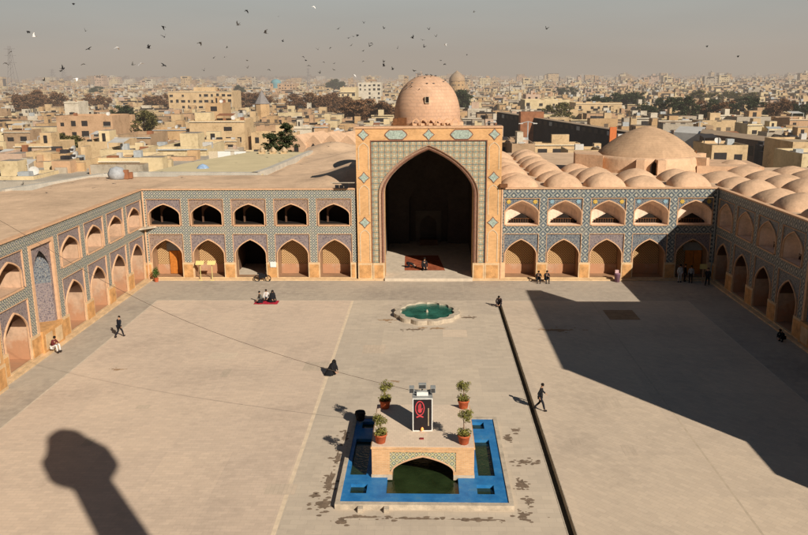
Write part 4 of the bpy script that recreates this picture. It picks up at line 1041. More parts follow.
# ------------------------------------------------------------------ people
def skin_mesh(name, verts, edges, radii, m_, parent, sub=2, scale=(1, 1)):
    me = bpy.data.meshes.new(name); me.from_pydata([tuple(v) for v in verts], edges, []); me.materials.append(m_)
    o = bpy.data.objects.new(name, me); C.objects.link(o); o.parent = parent
    md = o.modifiers.new('Skin', 'SKIN'); md.use_smooth_shade = True; md.use_x_symmetry = False
    if not me.skin_vertices: return o
    sv = me.skin_vertices[0].data
    for i, r in enumerate(radii): sv[i].radius = (r, r) if not isinstance(r, tuple) else r
    sv[0].use_root = True
    ms = o.modifiers.new('Sub', 'SUBSURF'); ms.levels = 1; ms.render_levels = 1
    return o
def person(loc, rz, label, pose, top=(.012, .012, .014), legs=(.015, .015, .02), hair=(.01, .008, .006), scale=1, chador=None, group=None, lean=0):
    t = thing('person', label, 'person', loc, rz, group); t.scale = (scale,) * 3
    V = Vector
    hip = .93
    # front = -y ; x = left/right
    if pose == 'stand':
        P = dict(pel=(0, 0, .95), ch=(0, .0, 1.28), nk=(0, 0, 1.50), hd=(0, -.02, 1.63))
        kn = [(s_ * .11, -.02, .50) for s_ in (-1, 1)]; an = [(s_ * .12, .03, .08) for s_ in (-1, 1)]; hi = [(s_ * .10, 0, .90) for s_ in (-1, 1)]
        el_ = [(s_ * .25, .03, 1.15) for s_ in (-1, 1)]; wr_ = [(s_ * .26, -.06, .90) for s_ in (-1, 1)]
    elif pose == 'walk':
        P = dict(pel=(0, 0, .93), ch=(0, -.04, 1.27), nk=(0, -.07, 1.49), hd=(0, -.11, 1.62))
        hi = [(-.10, 0, .88), (.10, 0, .88)]; kn = [(-.11, -.20, .52), (.11, .02, .48)]; an = [(-.11, -.30, .10), (.11, .34, .14)]
        el_ = [(-.26, .10, 1.16), (.26, -.10, 1.16)]; wr_ = [(-.25, .02, .92), (.25, -.28, 1.02)]
    elif pose == 'sit':      # on a step .25 high
        P = dict(pel=(0, 0, .36), ch=(0, -.08, .70), nk=(0, -.14, .92), hd=(0, -.20, 1.05))
        hi = [(-.10, -.02, .36), (.10, -.02, .36)]; kn = [(-.15, -.42, .58), (.15, -.42, .58)]; an = [(-.13, -.48, .09), (.13, -.48, .09)]
        el_ = [(-.26, -.22, .62), (.26, -.22, .62)]; wr_ = [(-.14, -.42, .68), (.14, -.42, .68)]
    elif pose == 'crouch':
        P = dict(pel=(0, .05, .30), ch=(0, -.10, .60), nk=(0, -.22, .80), hd=(0, -.30, .90))
        hi = [(-.10, .05, .30), (.10, .05, .30)]; kn = [(-.16, -.32, .50), (.16, -.32, .50)]; an = [(-.13, -.12, .09), (.13, -.12, .09)]
        el_ = [(-.25, -.30, .50), (.25, -.30, .50)]; wr_ = [(-.12, -.45, .30), (.12, -.45, .30)]
    elif pose == 'bow':      # prostrate
        P = dict(pel=(0, .25, .48), ch=(0, -.15, .40), nk=(0, -.40, .26), hd=(0, -.50, .15))
        hi = [(-.10, .27, .44), (.10, .27, .44)]; kn = [(-.12, .08, .10), (.12, .08, .10)]; an = [(-.12, .52, .08), (.12, .52, .08)]
        el_ = [(-.28, -.30, .18), (.28, -.30, .18)]; wr_ = [(-.2, -.55, .05), (.2, -.55, .05)]
    elif pose == 'kneel':
        P = dict(pel=(0, .1, .28), ch=(0, .02, .62), nk=(0, -.02, .84), hd=(0, -.05, .97))
        hi = [(-.10, .08, .26), (.10, .08, .26)]; kn = [(-.14, -.30, .10), (.14, -.30, .10)]; an = [(-.12, .18, .07), (.12, .18, .07)]
        el_ = [(-.24, -.05, .48), (.24, -.05, .48)]; wr_ = [(-.14, -.26, .30), (.14, -.26, .30)]
    sh = [(s_ * .18, P['nk'][1] + .01, P['nk'][2] - .08) for s_ in (-1, 1)]
    hd = V(P['hd']); nk = V(P['nk']); dn = (hd - nk).normalized()
    vs = [P['pel'], P['ch'], P['nk'], tuple(hd - dn * .03), tuple(hd + dn * .06), tuple(hd + dn * .12)]
    rad = [.13, (.16, .11), .055, .075, .088, .05]; ed = [(0, 1), (1, 2), (2, 3), (3, 4), (4, 5)]
    for i in (0, 1):
        a = len(vs); vs += [sh[i], el_[i], wr_[i]]; rad += [.055, .042, .030]; ed += [(1, a), (a, a + 1), (a + 1, a + 2)]
        w_ = V(wr_[i]); dirh = (w_ - V(el_[i])).normalized(); palm = w_ + dirh * .07
        b_ = len(vs); vs.append(tuple(palm)); rad.append((.038, .018)); ed.append((a + 2, b_))
        side = dirh.cross(V((0, 1, 0)));
        if side.length < .1: side = V((1, 0, 0))
        side.normalize()
        for k_, ln in enumerate((.065, .078, .082, .07)):
            f0 = palm + side * (.027 - .018 * k_) + dirh * .02; f1 = f0 + dirh * ln * .55; f2 = f1 + dirh * ln * .4 + V((0, -.015, -.005))
            c_ = len(vs); vs += [tuple(f0), tuple(f1), tuple(f2)]; rad += [.010, .009, .008]; ed += [(b_, c_), (c_, c_ + 1), (c_ + 1, c_ + 2)]
        th0 = w_ + dirh * .03 + side * .04; c_ = len(vs); vs += [tuple(th0), tuple(th0 + dirh * .04 + side * .015)]; rad += [.012, .009]; ed += [(b_, c_), (c_, c_ + 1)]
    for i in (0, 1):
        a = len(vs); vs += [hi[i], kn[i], an[i], (an[i][0], an[i][1] - .14, max(.03, an[i][2] - .05))]; rad += [.085, .055, .038, .03]; ed += [(0, a), (a, a + 1), (a + 1, a + 2), (a + 2, a + 3)]
    skin_mesh('body', vs, ed, rad, mat['skin'], t)
    ct = plain('cloth', top, .3, 6); cl = plain('cloth', legs, .3, 6)
    hem = V(P['pel']) + (V(P['pel']) - V(P['ch'])).normalized() * .06
    vs = [P['ch'], P['pel'], tuple(hem), tuple(nk - dn * .03)]; rad = [(.195, .145), (.165, .135), (.17, .14), .075]; ed = [(0, 1), (1, 2), (0, 3)]
    for i in (0, 1):
        a = len(vs); vs += [sh[i], el_[i], wr_[i]]; rad += [.078, .060, .045]; ed += [(0, a), (a, a + 1), (a + 1, a + 2)]
    skin_mesh('jacket', vs, ed, rad, ct, t)
    vs = [P['pel']]; rad = [.145]; ed = []
    for i in (0, 1):
        a = len(vs); vs += [hi[i], kn[i], an[i]]; rad += [.10, .074, .058]; ed += [(0, a), (a, a + 1), (a + 1, a + 2)]
    skin_mesh('trousers', vs, ed, rad, cl, t)
    for i in (0, 1):
        MB().lathe([(0, 0), (.055, 0), (.06, .03), (.045, .085), (0, .10)], seg=10, sy=1.9).build('shoe', mat['black'], t, (an[i][0], an[i][1] - .05, max(0, an[i][2] - .08)), smooth=True)
    q = MB(); q.lathe([(.100, -.01), (.104, .03), (.09, .085), (.05, .12), (0, .132)], seg=14); h = q.build('hair', plain('hair', hair, .3, 9), t, tuple(hd + dn * .03 + V((0, .02, .0))), smooth=True)
    h.rotation_euler = (math.atan2(-dn.y, dn.z) * 1 + .25, 0, 0)
    # face: nose, eyes and mouth
    fc = MB(); fy = -.085
    fc.lathe([(.012, -.02), (.018, -.01), (.006, .025), (0, .03)], cx=0, cy=fy - .008, seg=6); fc.build('nose', mat['skin'], t, tuple(hd + V((0, 0, .02))), smooth=True)
    for s_ in (-1, 1): MB().lathe([(0, -.008), (.012, 0), (0, .008)], seg=6).build('eye', mat['black'], t, tuple(hd + V((s_ * .032, fy + .006, .045))))
    MB().box(-.022, .022, -.006, .006, -.004, .004).build('mouth', mat['maroon'], t, tuple(hd + V((0, fy + .004, -.025))))
    if chador:
        low = {'stand': .03, 'walk': .03, 'sit': .05, 'crouch': .03, 'bow': .03, 'kneel': .03}[pose]
        prof_ = [(low, .34 if pose in ('stand', 'walk') else .42, 0), ((P['pel'][2] + low) / 2, .30 if pose in ('stand', 'walk') else .38, 0), (P['ch'][2] - .05, .27, 0), (nk.z - .02, .23, 0), (nk.z + .06, .13, 0), (hd.z + .09, .12, 0), (hd.z + .155, .05, 0), (hd.z + .165, 0.001, 0)]
        q = MB(); seg = 20
        for z_, r_, _ in prof_:
            f = min(1, max(0, (z_ - low) / max(.1, hd.z - low))); oy = P['pel'][1] * (1 - f) + P['hd'][1] * f + .03
            for k_ in range(seg):
                a = 2 * math.pi * k_ / seg; rr = r_ * (1 + .08 * math.sin(5 * a + z_ * 3)) ; q.v.append((rr * math.cos(a), oy + rr * .85 * math.sin(a), z_))
        for j in range(len(prof_) - 1):
            for k_ in range(seg):
                if j in (4,) and 13 <= k_ <= 16: continue
                w_ = (k_ + 1) % seg; q.f.append((j * seg + k_, j * seg + w_, (j + 1) * seg + w_, (j + 1) * seg + k_)); q.m.append(0)
        q.build('chador', plain('chador', chador, .3, 5), t, smooth=True)
    return t
BLK = (.012, .012, .014)
person((6.95, 45.5, 0), R(75), 'person in a black jacket walking beside the water channel', 'walk', group=None, scale=1.02)
person((-24.75, 59.4, 0), R(150), 'person in black walking across the left side of the court', 'walk', top=(.012, .014, .02))
person((6.5, 68.4, 0), R(-20), 'person in dark clothes crouching at the far end of the channel', 'crouch', top=(.03, .02, .02), scale=1.05)
person((-6.75, 51.4, 0), R(60), 'person in black chador crouching on the ochre paving line', 'crouch', chador=BLK, scale=1.1)
person((-15.45, 69.35, 0.05), R(-60), 'person in black reclining at left end of the red blanket', 'kneel', top=(.10, .10, .09))
person((-14.35, 69.65, 0.05), R(30), 'person in black chador sitting at right end of the red blanket', 'kneel', chador=BLK)
person((-15.0, 70.0, 0.05), R(0), 'person in a white shirt sitting behind the red blanket', 'kneel', top=(.6, .58, .55))
q = MB(); 
for i in range(10):
    for j in range(6):
        f = lambda a, b_: (-16.0 + a * .22, 68.9 + b_ * .2, .02 + .025 * math.sin(a * 1.9) * math.cos(b_ * 1.4))
        q.poly([f(i, j), f(i + 1, j), f(i + 1, j + 1), f(i, j + 1)])
tag(q.build('blanket', mat['red'], smooth=True), 'crumpled red blanket spread on the court left of the basin', 'blanket')
person((11.15, 77.15, 0), R(0), 'person in black sitting on the kerb right of the portal, left of two', 'sit', group=None, scale=1.05)
person((11.95, 77.1, 0), R(8), 'person in black sitting on the kerb right of the portal, right of two', 'sit', scale=1.08)
person((25.3, 77.2, 0), R(10), 'person in a long white robe standing in the shaded corner', 'stand', top=(.5, .5, .48), legs=(.45, .45, .44), scale=1.03)
person((26.3, 76.9, 0), R(-30), 'person in a grey shirt and dark trousers standing in the shaded corner', 'stand', top=(.25, .25, .25))
person((25.9, 77.5, 0), R(60), 'person in black standing behind the grey shirt in the shaded corner', 'stand')
person((27.6, 75.9, 0), R(150), 'person in a white shirt and dark coat walking in the shaded corner', 'walk', top=(.02, .02, .025))
person((27.6, 58.9, 0), R(-70), 'person in dark clothes sitting hunched at the foot of the right arcade', 'crouch')
person((-28.35, 55.6, .13), R(75), 'person in a maroon jacket and white trousers sitting by the left arcade', 'sit', top=(.12, .02, .02), legs=(.6, .58, .55), scale=1.05)
person((-1.85, 82.2, .31), R(85), 'person in black bowing down on the red carpet', 'bow', scale=1.05)
person((-.35, 81.0, .31), R(20), 'person in black kneeling upright on the carpet edge', 'kneel', scale=1.25)

# ------------------------------------------------------------------ birds
def bird_parts(ang, seed):
    b_ = MB()
    # body along x
    prof_ = [(-.17, .004), (-.13, .03), (-.03, .055), (.07, .045), (.12, .028), (.155, .028), (.18, .006)]
    seg = 8; 
    for x, r in prof_:
        for k in range(seg): b_.v.append((x, r * math.cos(2 * math.pi * k / seg), r * math.sin(2 * math.pi * k / seg)))
    for j in range(len(prof_) - 1):
        for k in range(seg):
            w_ = (k + 1) % seg; b_.f.append((j * seg + k, j * seg + w_, (j + 1) * seg + w_, (j + 1) * seg + k)); b_.m.append(0)
    b_.poly([(-.14, -.02, 0), (-.14, .02, 0), (-.28, .07, 0), (-.28, -.07, 0)])
    w = MB()
    for s_ in (-1, 1):
        c, s2 = math.cos(ang), math.sin(ang)
        def wp(x, y): return (x, s_ * (.03 + y * c), .02 + y * s2 - .15 * y * y)
        w.poly([wp(.08, 0), wp(.10, .16), wp(-.06, .16), wp(-.09, 0)]); w.poly([wp(.10, .16), wp(.04, .30), wp(-.06, .28), wp(-.06, .16)]); w.poly([wp(.04, .30), wp(-.06, .40), wp(-.09, .36), wp(-.06, .28)])
    return b_, w
birdcol = {'dark': plain('dark feathers', (.02, .02, .022), .3, 9), 'grey': plain('grey feathers', (.12, .115, .11), .3, 9), 'white': plain('white feathers', (.75, .73, .7), .1, 9)}
protos = []
for nm in ('dark', 'grey', 'white'):
    for ang in (.9, .25, -.4):
        b_, w = bird_parts(ang, 0)
        protos.append((nm, b_, w))
meshes = []
for nm, b_, w in protos:
    o1 = b_.build('body', birdcol[nm]); o2 = w.build('wings', birdcol[nm]); meshes.append((nm, o1.data, o2.data)); bpy.data.objects.remove(o1); bpy.data.objects.remove(o2)
BL = [(147,7),(57,63),(68,73),(22,103),(10,126),(17,130),(88,161),(171,62),(177,98),(168,128),(125,138),(122,142),(153,157),(234,95),(297,96),(266,130),(281,127),(326,53),(329,74),(328,131),(400,85),(408,141),(427,116),(449,114),(454,95),(476,50),(493,21),(494,121),(495,136),(531,66),(557,33),(566,83),(538,139),(606,113),(612,121),(617,131),(636,99),(647,124),(661,95),(668,127),(668,140),(640,146),(627,13),(676,58),(697,76),(707,73),(715,70),(702,91),(726,102),(739,92),(743,86),(727,122),(709,150),(768,57),(767,124),(768,132),(785,139),(795,97),(728,46)]
BL = [(a / 2, b / 2) for a, b in BL] + [(404 + a / 2, b / 2) for a, b in [(140,24),(285,58),(50,59),(17,76),(37,80),(64,73),(40,94),(83,91),(126,109),(74,121),(81,128),(21,142),(606,92),(668,112)]]
WH = {13, 2, 42, 58 + 1 + 7, 12, 52, 16}
rb_ = random.Random(11)
for i, (x, y) in enumerate(BL):
    kind = 'white' if i in WH else ('dark' if rb_.random() < .65 else 'grey')
    big = x < 200 or i in (25, 26, 29, 20, 60)
    Y = rb_.uniform(62, 80) if big else rb_.uniform(85, 125)
    p = at(x, y, Y)
    if kind == 'grey' : lab, grp = 'small grey pigeon flying in the sky above the city', 'grey pigeons flying'
    elif kind == 'white': lab, grp = 'white pigeon flying in the sky above the city', 'white pigeons flying'
    else: lab, grp = 'dark pigeon flying in the sky above the city', 'dark pigeons flying'
    t = thing('pigeon', lab, 'bird', p, rb_.uniform(0, 6.28), grp); t.rotation_euler = (rb_.uniform(-.5, .5), rb_.uniform(-.3, .3), rb_.uniform(0, 6.28))
    t.scale = (rb_.uniform(.72, 1.05),) * 3
    _, m1, m2 = rb_.choice([q for q in meshes if q[0] == kind])
    for n_, m_ in (('body', m1), ('wings', m2)):
        o = bpy.data.objects.new(n_, m_); C.objects.link(o); o.parent = t
for i in range(26):      # perched on the dome top
    a = rb_.uniform(0, 6.28); el_ = rb_.uniform(.86, 1.52) if i % 3 else rb_.uniform(.7, 1.0)
    r_ = R0 * math.cos(el_) ** .92; z_ = 16.0 + 4.45 * math.sin(el_) ** .98 + .09
    if math.sin(a) > .5: a = -a
    t = thing('pigeon', 'pigeon perched on the crown of the portal dome', 'bird', (-.05 + r_ * math.cos(a), 90.5 + r_ * math.sin(a), z_), rb_.uniform(0, 6), 'pigeons perched on the portal dome')
    k_ = 'grey' if rb_.random() < .5 else 'dark'; _, m1, m2 = [q for q in meshes if q[0] == k_][0]
    t.scale = (.8, .8, .9)
    o = bpy.data.objects.new('body', m1); C.objects.link(o); o.parent = t
exec_city = True

# ------------------------------------------------------------------ CITY
def citymat(name, wall, roofc, win=False, haze=True):
    s = S(name, .9, haze); v = s.co('World'); X, Y, Z = s.xyz(v)
    g_ = s.N('ShaderNodeNewGeometry'); nx, ny, nz = s.xyz(g_.outputs['Normal'])
    n = s.noise(.35, 5, v); n2 = s.noise(2.2, 3, v)
    f = s.M('ADD', s.M('MULTIPLY', n, .6), s.M('MULTIPLY', n2, .4))
    k = s.ramp(f, [(.32, (.58, .55, .52)), (.46, (.9, .9, .88)), (.55, (1, 1, 1)), (.7, (1.15, 1.15, 1.15))])
    w = s.mix(1.0, wall, k, 'MULTIPLY'); r = s.mix(1.0, roofc, k, 'MULTIPLY')
    if win:
        u = s.M('ADD', s.M('MULTIPLY', X, s.M('ABSOLUTE', ny)), s.M('MULTIPLY', Y, s.M('ABSOLUTE', nx)))
        fu = s.M('FRACT', s.M('DIVIDE', u, 3.1)); fz = s.M('FRACT', s.M('DIVIDE', s.M('ADD', Z, 100.0), 3.0))
        iu = s.M('FLOOR', s.M('DIVIDE', u, 3.1)); iz = s.M('FLOOR', s.M('DIVIDE', s.M('ADD', Z, 100.0), 3.0))
        wn = s.N('ShaderNodeTexWhiteNoise'); s.put(wn.inputs['Vector'], s.vec(iu, iz, 0.0))
        a = s.M('MULTIPLY', s.M('GREATER_THAN', fu, .3), s.M('LESS_THAN', fu, .78))
        b_ = s.M('MULTIPLY', s.M('GREATER_THAN', fz, .32), s.M('LESS_THAN', fz, .72))
        wf = s.M('MULTIPLY', s.M('MULTIPLY', a, b_), s.M('GREATER_THAN', wn.outputs[0], .42))
        w = s.mix(s.M('MULTIPLY', wf, .82), w, (.06, .05, .045))
    s.color(s.mix(s.step(nz, .5, .2), w, r)); return s.mat
walls = [((.50, .33, .175), 'tan'), ((.57, .41, .235), 'sand-coloured'), ((.63, .50, .30), 'cream'), ((.50, .32, .19), 'orange-brown'), ((.38, .26, .16), 'brown'), ((.60, .53, .42), 'pale'), ((.52, .37, .27), 'pinkish'), ((.42, .36, .28), 'greyish')]
roofs = [(.34, .25, .17), (.42, .32, .21), (.29, .25, .21), (.38, .26, .16)]
cm = []; cmw = []
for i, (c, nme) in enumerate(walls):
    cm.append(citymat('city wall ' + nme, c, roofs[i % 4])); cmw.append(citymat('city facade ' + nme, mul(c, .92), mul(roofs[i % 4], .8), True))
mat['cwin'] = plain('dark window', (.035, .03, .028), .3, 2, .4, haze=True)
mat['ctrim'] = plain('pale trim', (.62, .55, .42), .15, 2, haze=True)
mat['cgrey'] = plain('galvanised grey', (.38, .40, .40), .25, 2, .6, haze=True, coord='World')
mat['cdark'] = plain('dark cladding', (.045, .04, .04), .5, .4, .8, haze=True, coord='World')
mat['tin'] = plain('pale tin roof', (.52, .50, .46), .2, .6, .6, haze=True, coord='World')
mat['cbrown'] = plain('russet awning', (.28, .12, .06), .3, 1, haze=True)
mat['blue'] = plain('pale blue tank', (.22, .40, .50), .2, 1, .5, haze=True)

occupied = []
def house(x, y, w, d, h, ci, rnd, label, group, detail=2, rz=0, name='house', win=None):
    """x,y centre of the front; front faces -y"""
    g0 = terr(x, y)
    t = thing(name, label, 'house', (x, y, g0), rz, group)
    wm = cm[ci] if detail else cmw[ci]
    b = MB(); b.box(-w / 2, w / 2, 0, d, 0, h)
    if detail:
        p = .22; ph = rnd.uniform(.3, .8)
        b.box(-w / 2, w / 2, 0, p, h, h + ph); b.box(-w / 2, w / 2, d - p, d, h, h + ph); b.box(-w / 2, -w / 2 + p, p, d - p, h, h + ph); b.box(w / 2 - p, w / 2, p, d - p, h, h + ph)
    if not detail and rnd.random() < .6:
        hx = rnd.uniform(-w / 3, w / 4); b.box(hx, hx + w * .28, d * .3, d * .7, h, h + 2.3)
    b.build('walls', wm, t)
    if detail:
        if rnd.random() < .38:
            hx = rnd.uniform(-w / 2 + .5, w / 2 - w * .45); hw_ = w * rnd.uniform(.22, .4); hy = rnd.uniform(.2, .5) * d
            so = MB().box(hx, hx + hw_, hy, hy + d * .35, h, h + 2.4).build('stair_hut', cm[(ci + rnd.choice((0, 0, 1))) % 8], t)
            if rnd.random() < .55: MB().box(hx + hw_ * .3, hx + hw_ * .62, hy - .04, hy - .002, h + .1, h + 1.9).build('hut_door', mat['cwin'], so)
        nfl = max(1, int(h // 3.1)); nw = max(1, int(w // 3.0))
        for fl_ in range(nfl if detail > 1 else 1):
            zb = h - 2.4 - fl_ * 3.0
            if zb < .3: continue
            style = rnd.random()
            for k in range(nw):
                if rnd.random() < .25: continue
                xx = -w / 2 + (k + .5) * w / nw; ww = rnd.choice((.55, .7, .9, 1.1)); wh = rnd.choice((1.1, 1.3, 1.6))
                wo = MB().box(xx - ww, xx + ww, -.03, -.003, zb, zb + wh).build('window', mat['cwin'], t)
                if rnd.random() < .4: MB().box(xx - ww - .1, xx + ww + .1, -.22, -.031, zb - .12, zb - .02).build('sill', mat['ctrim'], wo)
        if rnd.random() < .5:
            MB().box(-w / 2 - .25, w / 2 + .25, -.3, .0 - .004, h - .02, h + .16).build('eaves', mat['ctrim'] if rnd.random() < .6 else mat['cgrey'], t)
        for k in range(rnd.randrange(1, 4)):
            bx_, by_ = rnd.uniform(-w / 2 + .6, w / 2 - 1.2), rnd.uniform(.6, d - 1.2); bw = rnd.uniform(.5, 1.6)
            MB().box(bx_, bx_ + bw, by_, by_ + rnd.uniform(.5, 1.2), h, h + rnd.uniform(.5, 1.3)).build('roof_box', rnd.choice([mat['cgrey'], mat['cdark'], mat['tin'], mat['cbrown'], cm[rnd.randrange(8)]]), t)
        if rnd.random() < .35:
            ax0 = rnd.uniform(-w / 2, w / 8); aw_ = rnd.uniform(.3, .5) * w; ay = rnd.uniform(.3, .6) * d; zz = h + rnd.uniform(1.2, 2.1)
            MB().poly([(ax0, ay, zz), (ax0 + aw_, ay, zz), (ax0 + aw_, ay + d * .35, zz + .5), (ax0, ay + d * .35, zz + .5)]).box(ax0, ax0 + .12, ay, ay + .12, h, zz).box(ax0 + aw_ - .12, ax0 + aw_, ay, ay + .12, h, zz).build('roof_canopy', rnd.choice([mat['tin'], mat['cbrown'], mat['cgrey'], mat['cdark']]), t)
        if rnd.random() < .3:
            dx_, dy_ = rnd.uniform(-w / 3, w / 3), rnd.uniform(.2, .8) * d
            MB().lathe([(0, 0), (.35, .08), (.62, .26)], seg=12).build('satellite_dish', mat['tin'], t, (dx_, dy_, h + .7), smooth=True).rotation_euler = (1.1, 0, rnd.uniform(-.6, .6))
        if rnd.random() < .25:
            MB().box(-w / 2 + .4, w / 2 - .4, -1.1, -.01, h - 3.0, h - 2.85).build('balcony', mat['ctrim'], t)
    return t
def reg(x0, x1, y0, y1): occupied.append((x0, x1, y0, y1))
def hero_house(px0, px1, pytop, Y, d, ci, label, detail=2, name='house', seed=None):
    a, b_ = at(px0, pytop, Y), at(px1, pytop, Y); x = (a.x + b_.x) / 2; w = b_.x - a.x
    h = (a.z + b_.z) / 2 - terr(x, Y); r_ = random.Random(seed if seed is not None else int(px0 * 7 + pytop))
    if h < 2.2: h = 2.2
    reg(x - w / 2 - 1, x + w / 2 + 1, Y - 1, Y + d + 1)
    return house(x, Y, w, d, h, ci, r_, label, None, detail, name=name)
# mosque precinct is occupied
reg(-62, 62, -30, 92); reg(-44, -7, 91, 126); reg(-20, 62, 91, 121); reg(-20, -7, 91, 143)
hero_house(97, 143, 162, 112, 9, 2, 'cream block with a long blank parapet just beyond the left roof corner')
hero_house(100, 140, 153, 126, 9, 2, 'cream upper storey box behind the blank cream block')
hero_house(158, 206, 150, 130, 12, 2, 'wide cream and tan house beside the pale terrace roof')
hero_house(142, 156, 152, 134, 8, 3, 'small orange-brown house squeezed between two cream houses')
hero_house(50, 68, 164, 105, 6, 1, 'small sandy hut with blank front at the left roof edge')
hero_house(66, 84, 166, 107, 6, 1, 'second small sandy hut beside the grey roof clutter')
hero_house(51, 66, 157, 116, 6, 0, 'square tan hut behind the two small sandy huts')
hero_house(26, 60, 154, 124, 8, 1, 'tan garage building with tall grey door')
hero_house(-8, 22, 156, 130, 10, 6, 'pinkish house at the extreme left edge behind the garage')
hero_house(-15, 34, 182, 95, 7, 2, 'low cream house with a dark window at the extreme left edge')
hero_house(15, 52, 147, 150, 10, 1, 'pale tan two-storey house with three dark windows on the left')
hero_house(56, 112, 118, 235, 14, 3, 'long orange-brown two-storey building with dark arched windows on the left', name='arcaded_building')
hero_house(78, 118, 145, 150, 10, 1, 'sandy yellow house behind the cream boxes on the left')
hero_house(118, 150, 138, 172, 12, 4, 'long brown building with blue-grey awning on the left')
hero_house(189, 244, 122, 215, 12, 1, 'wide sandy house with three windows left of the dark pine')
hero_house(205, 222, 104, 270, 12, 0, 'tall blank tan tower block left of the tomb spire')
hero_house(64, 78, 103, 330, 10, 5, 'small bright pale house with dark openings in the left city')
hero_house(168, 232, 92, 420, 20, 1, 'big long tan building with a row of windows below the left skyline')
hero_house(358, 381, 83, 600, 20, 5, 'tall pale apartment block with many windows left of the portal dome')
hero_house(340, 356, 88, 560, 20, 2, 'cream apartment block beside the tall pale one')
hero_house(270, 295, 84, 900, 30, 3, 'orange building carrying a turquoise dome on the skyline')
hero_house(525, 570, 101, 400, 20, 2, 'wide cream building above the long dark facade')
hero_house(576, 622, 104, 380, 18, 1, 'broad sandy building right of the cream one, above the dark facade')
hero_house(526, 540, 95, 470, 15, 6, 'pinkish red block behind the long dark facade')
hero_house(720, 736, 116, 300, 12, 5, 'bright white cube house below the russet trees')
hero_house(737, 771, 118, 290, 14, 7, 'greyish flat-roofed house right of the white cube')
hero_house(790, 830, 120, 260, 12, 3, 'orange-brown house at the extreme right edge below the trees')
hero_house(568, 603, 153, 128, 7, 1, 'sandy low block just left of the big brick dome')
hero_house(712, 748, 148, 140, 10, 1, 'tan blank-walled building with a lighter corner behind the right domes')
hero_house(793, 840, 144, 142, 12, 1, 'bright tan block at the extreme right edge behind the domes')
hero_house(802, 850, 158, 124, 10, 2, 'cream parapet block at lower right behind the domes')
hero_house(512, 535, 146, 150, 10, 4, 'brown lean-to among the roof coolers right of the portal')
hero_house(490, 512, 143, 160, 10, 0, 'tan shed right behind the portal, beside the coolers')
# arches on the arcaded building
# long dark facade
a, b_ = at(497, 112, 262), at(640, 134, 200)
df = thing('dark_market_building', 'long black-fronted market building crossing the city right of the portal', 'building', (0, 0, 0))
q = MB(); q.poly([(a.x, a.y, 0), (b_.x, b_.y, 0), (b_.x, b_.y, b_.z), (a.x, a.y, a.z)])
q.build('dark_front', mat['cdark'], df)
off = Vector((2, 4.5, 0)); q = MB()
q.poly([a, b_, b_ + off, a + off]); q.poly([a + off - Vector((0, 0, 9)), b_ + off - Vector((0, 0, 9)), b_ + off, a + off]); q.build('roof', cm[4], df)
for k in range(26):
    f0 = (k + .15) / 26; f1 = (k + .7) / 26; p0 = a.lerp(b_, f0); p1 = a.lerp(b_, f1); dz = Vector((0, -.15, 0))
    MB().poly([p0 + dz + Vector((0, 0, -1.6)), p1 + dz + Vector((0, 0, -1.6)), p1 + dz + Vector((0, 0, -.5)), p0 + dz + Vector((0, 0, -.5))]).build('shutter', mat['cgrey'] if k % 5 == 1 else plain('dim board', (.10, .085, .075), .4, .5, haze=True) if k % 2 else mat['cwin'], df)
p = a.lerp(b_, .28); MB().box(p.x - 3, p.x + 4, p.y - 2, p.y + 3, 0, p.z + 1.6).build('stair_tower', mat['cbrown'], df)
reg(min(a.x, b_.x), b_.x + 8, 198, 280)
p = at(622, 140, 196); tag(MB().box(-5, 6, 0, 1.5, 0, p.z + 1.4).build('signboard_front', mat['tin'], loc=(p.x + 4, p.y, 0)), 'pale shop front at the right end of the dark market', 'shop front')
p = at(613, 138, 195); tag(MB().box(-.8, .8, 0, .8, 0, p.z + 2.6).build('orange_pillar', plain('orange paint', (.55, .16, .05), .2, haze=True), loc=(p.x, p.y, 0)), 'orange painted pillar beside the dark market', 'pillar')
# dark shaded building with windows on the right
a, b_ = at(700, 133, 196), at(771, 142, 176); sb = thing('shaded_building', 'grey-brown building with a row of dark windows in shade, behind the right domes', 'building')
q = MB(); q.poly([(a.x, a.y, 0), (b_.x, b_.y, 0), b_, a]); q.build('front', plain('shaded front', (.15, .11, .085), .3, .5, haze=True), sb)  # shade of this front is painted as a dark base colour
q = MB(); off = Vector((5, 13, .2)); q.poly([a, b_, b_ + off, a + off]); q.build('roof', cm[4], sb)
for k in range(6):
    f0 = (k + .3) / 6; f1 = (k + .68) / 6; dz = Vector((0, -.1, 0)); p0 = a.lerp(b_, f0) + dz; p1 = a.lerp(b_, f1) + dz
    MB().poly([p0 - Vector((0, 0, 3.6)), p1 - Vector((0, 0, 3.6)), p1 - Vector((0, 0, 1.4)), p0 - Vector((0, 0, 1.4))]).build('window', mat['cwin'], sb)
reg(a.x - 2, b_.x + 8, 172, 212)
# grey sheds between
sh_ = thing('tin_shed', 'pale grey shed roof left of the shaded building', 'shed'); c_ = [at(*p) for p in ((674, 132, 205), (702, 134, 200), (706, 127, 225), (680, 126, 230))]
MB().poly(c_).poly([c_[0] * 1, c_[1] * 1, Vector((c_[1].x, c_[1].y, 0)), Vector((c_[0].x, c_[0].y, 0))]).build('roof', mat['tin'], sh_)
pl_ = thing('street_plaza', 'grey paved yard with kerbs beside the big brick dome', 'yard'); 
MB().box(26, 66, 128, 185, -.9, .6).build('yard_floor', plain('dusty yard', (.42, .35, .27), .2, .1, coord='World'), pl_); reg(26, 66, 128, 185)
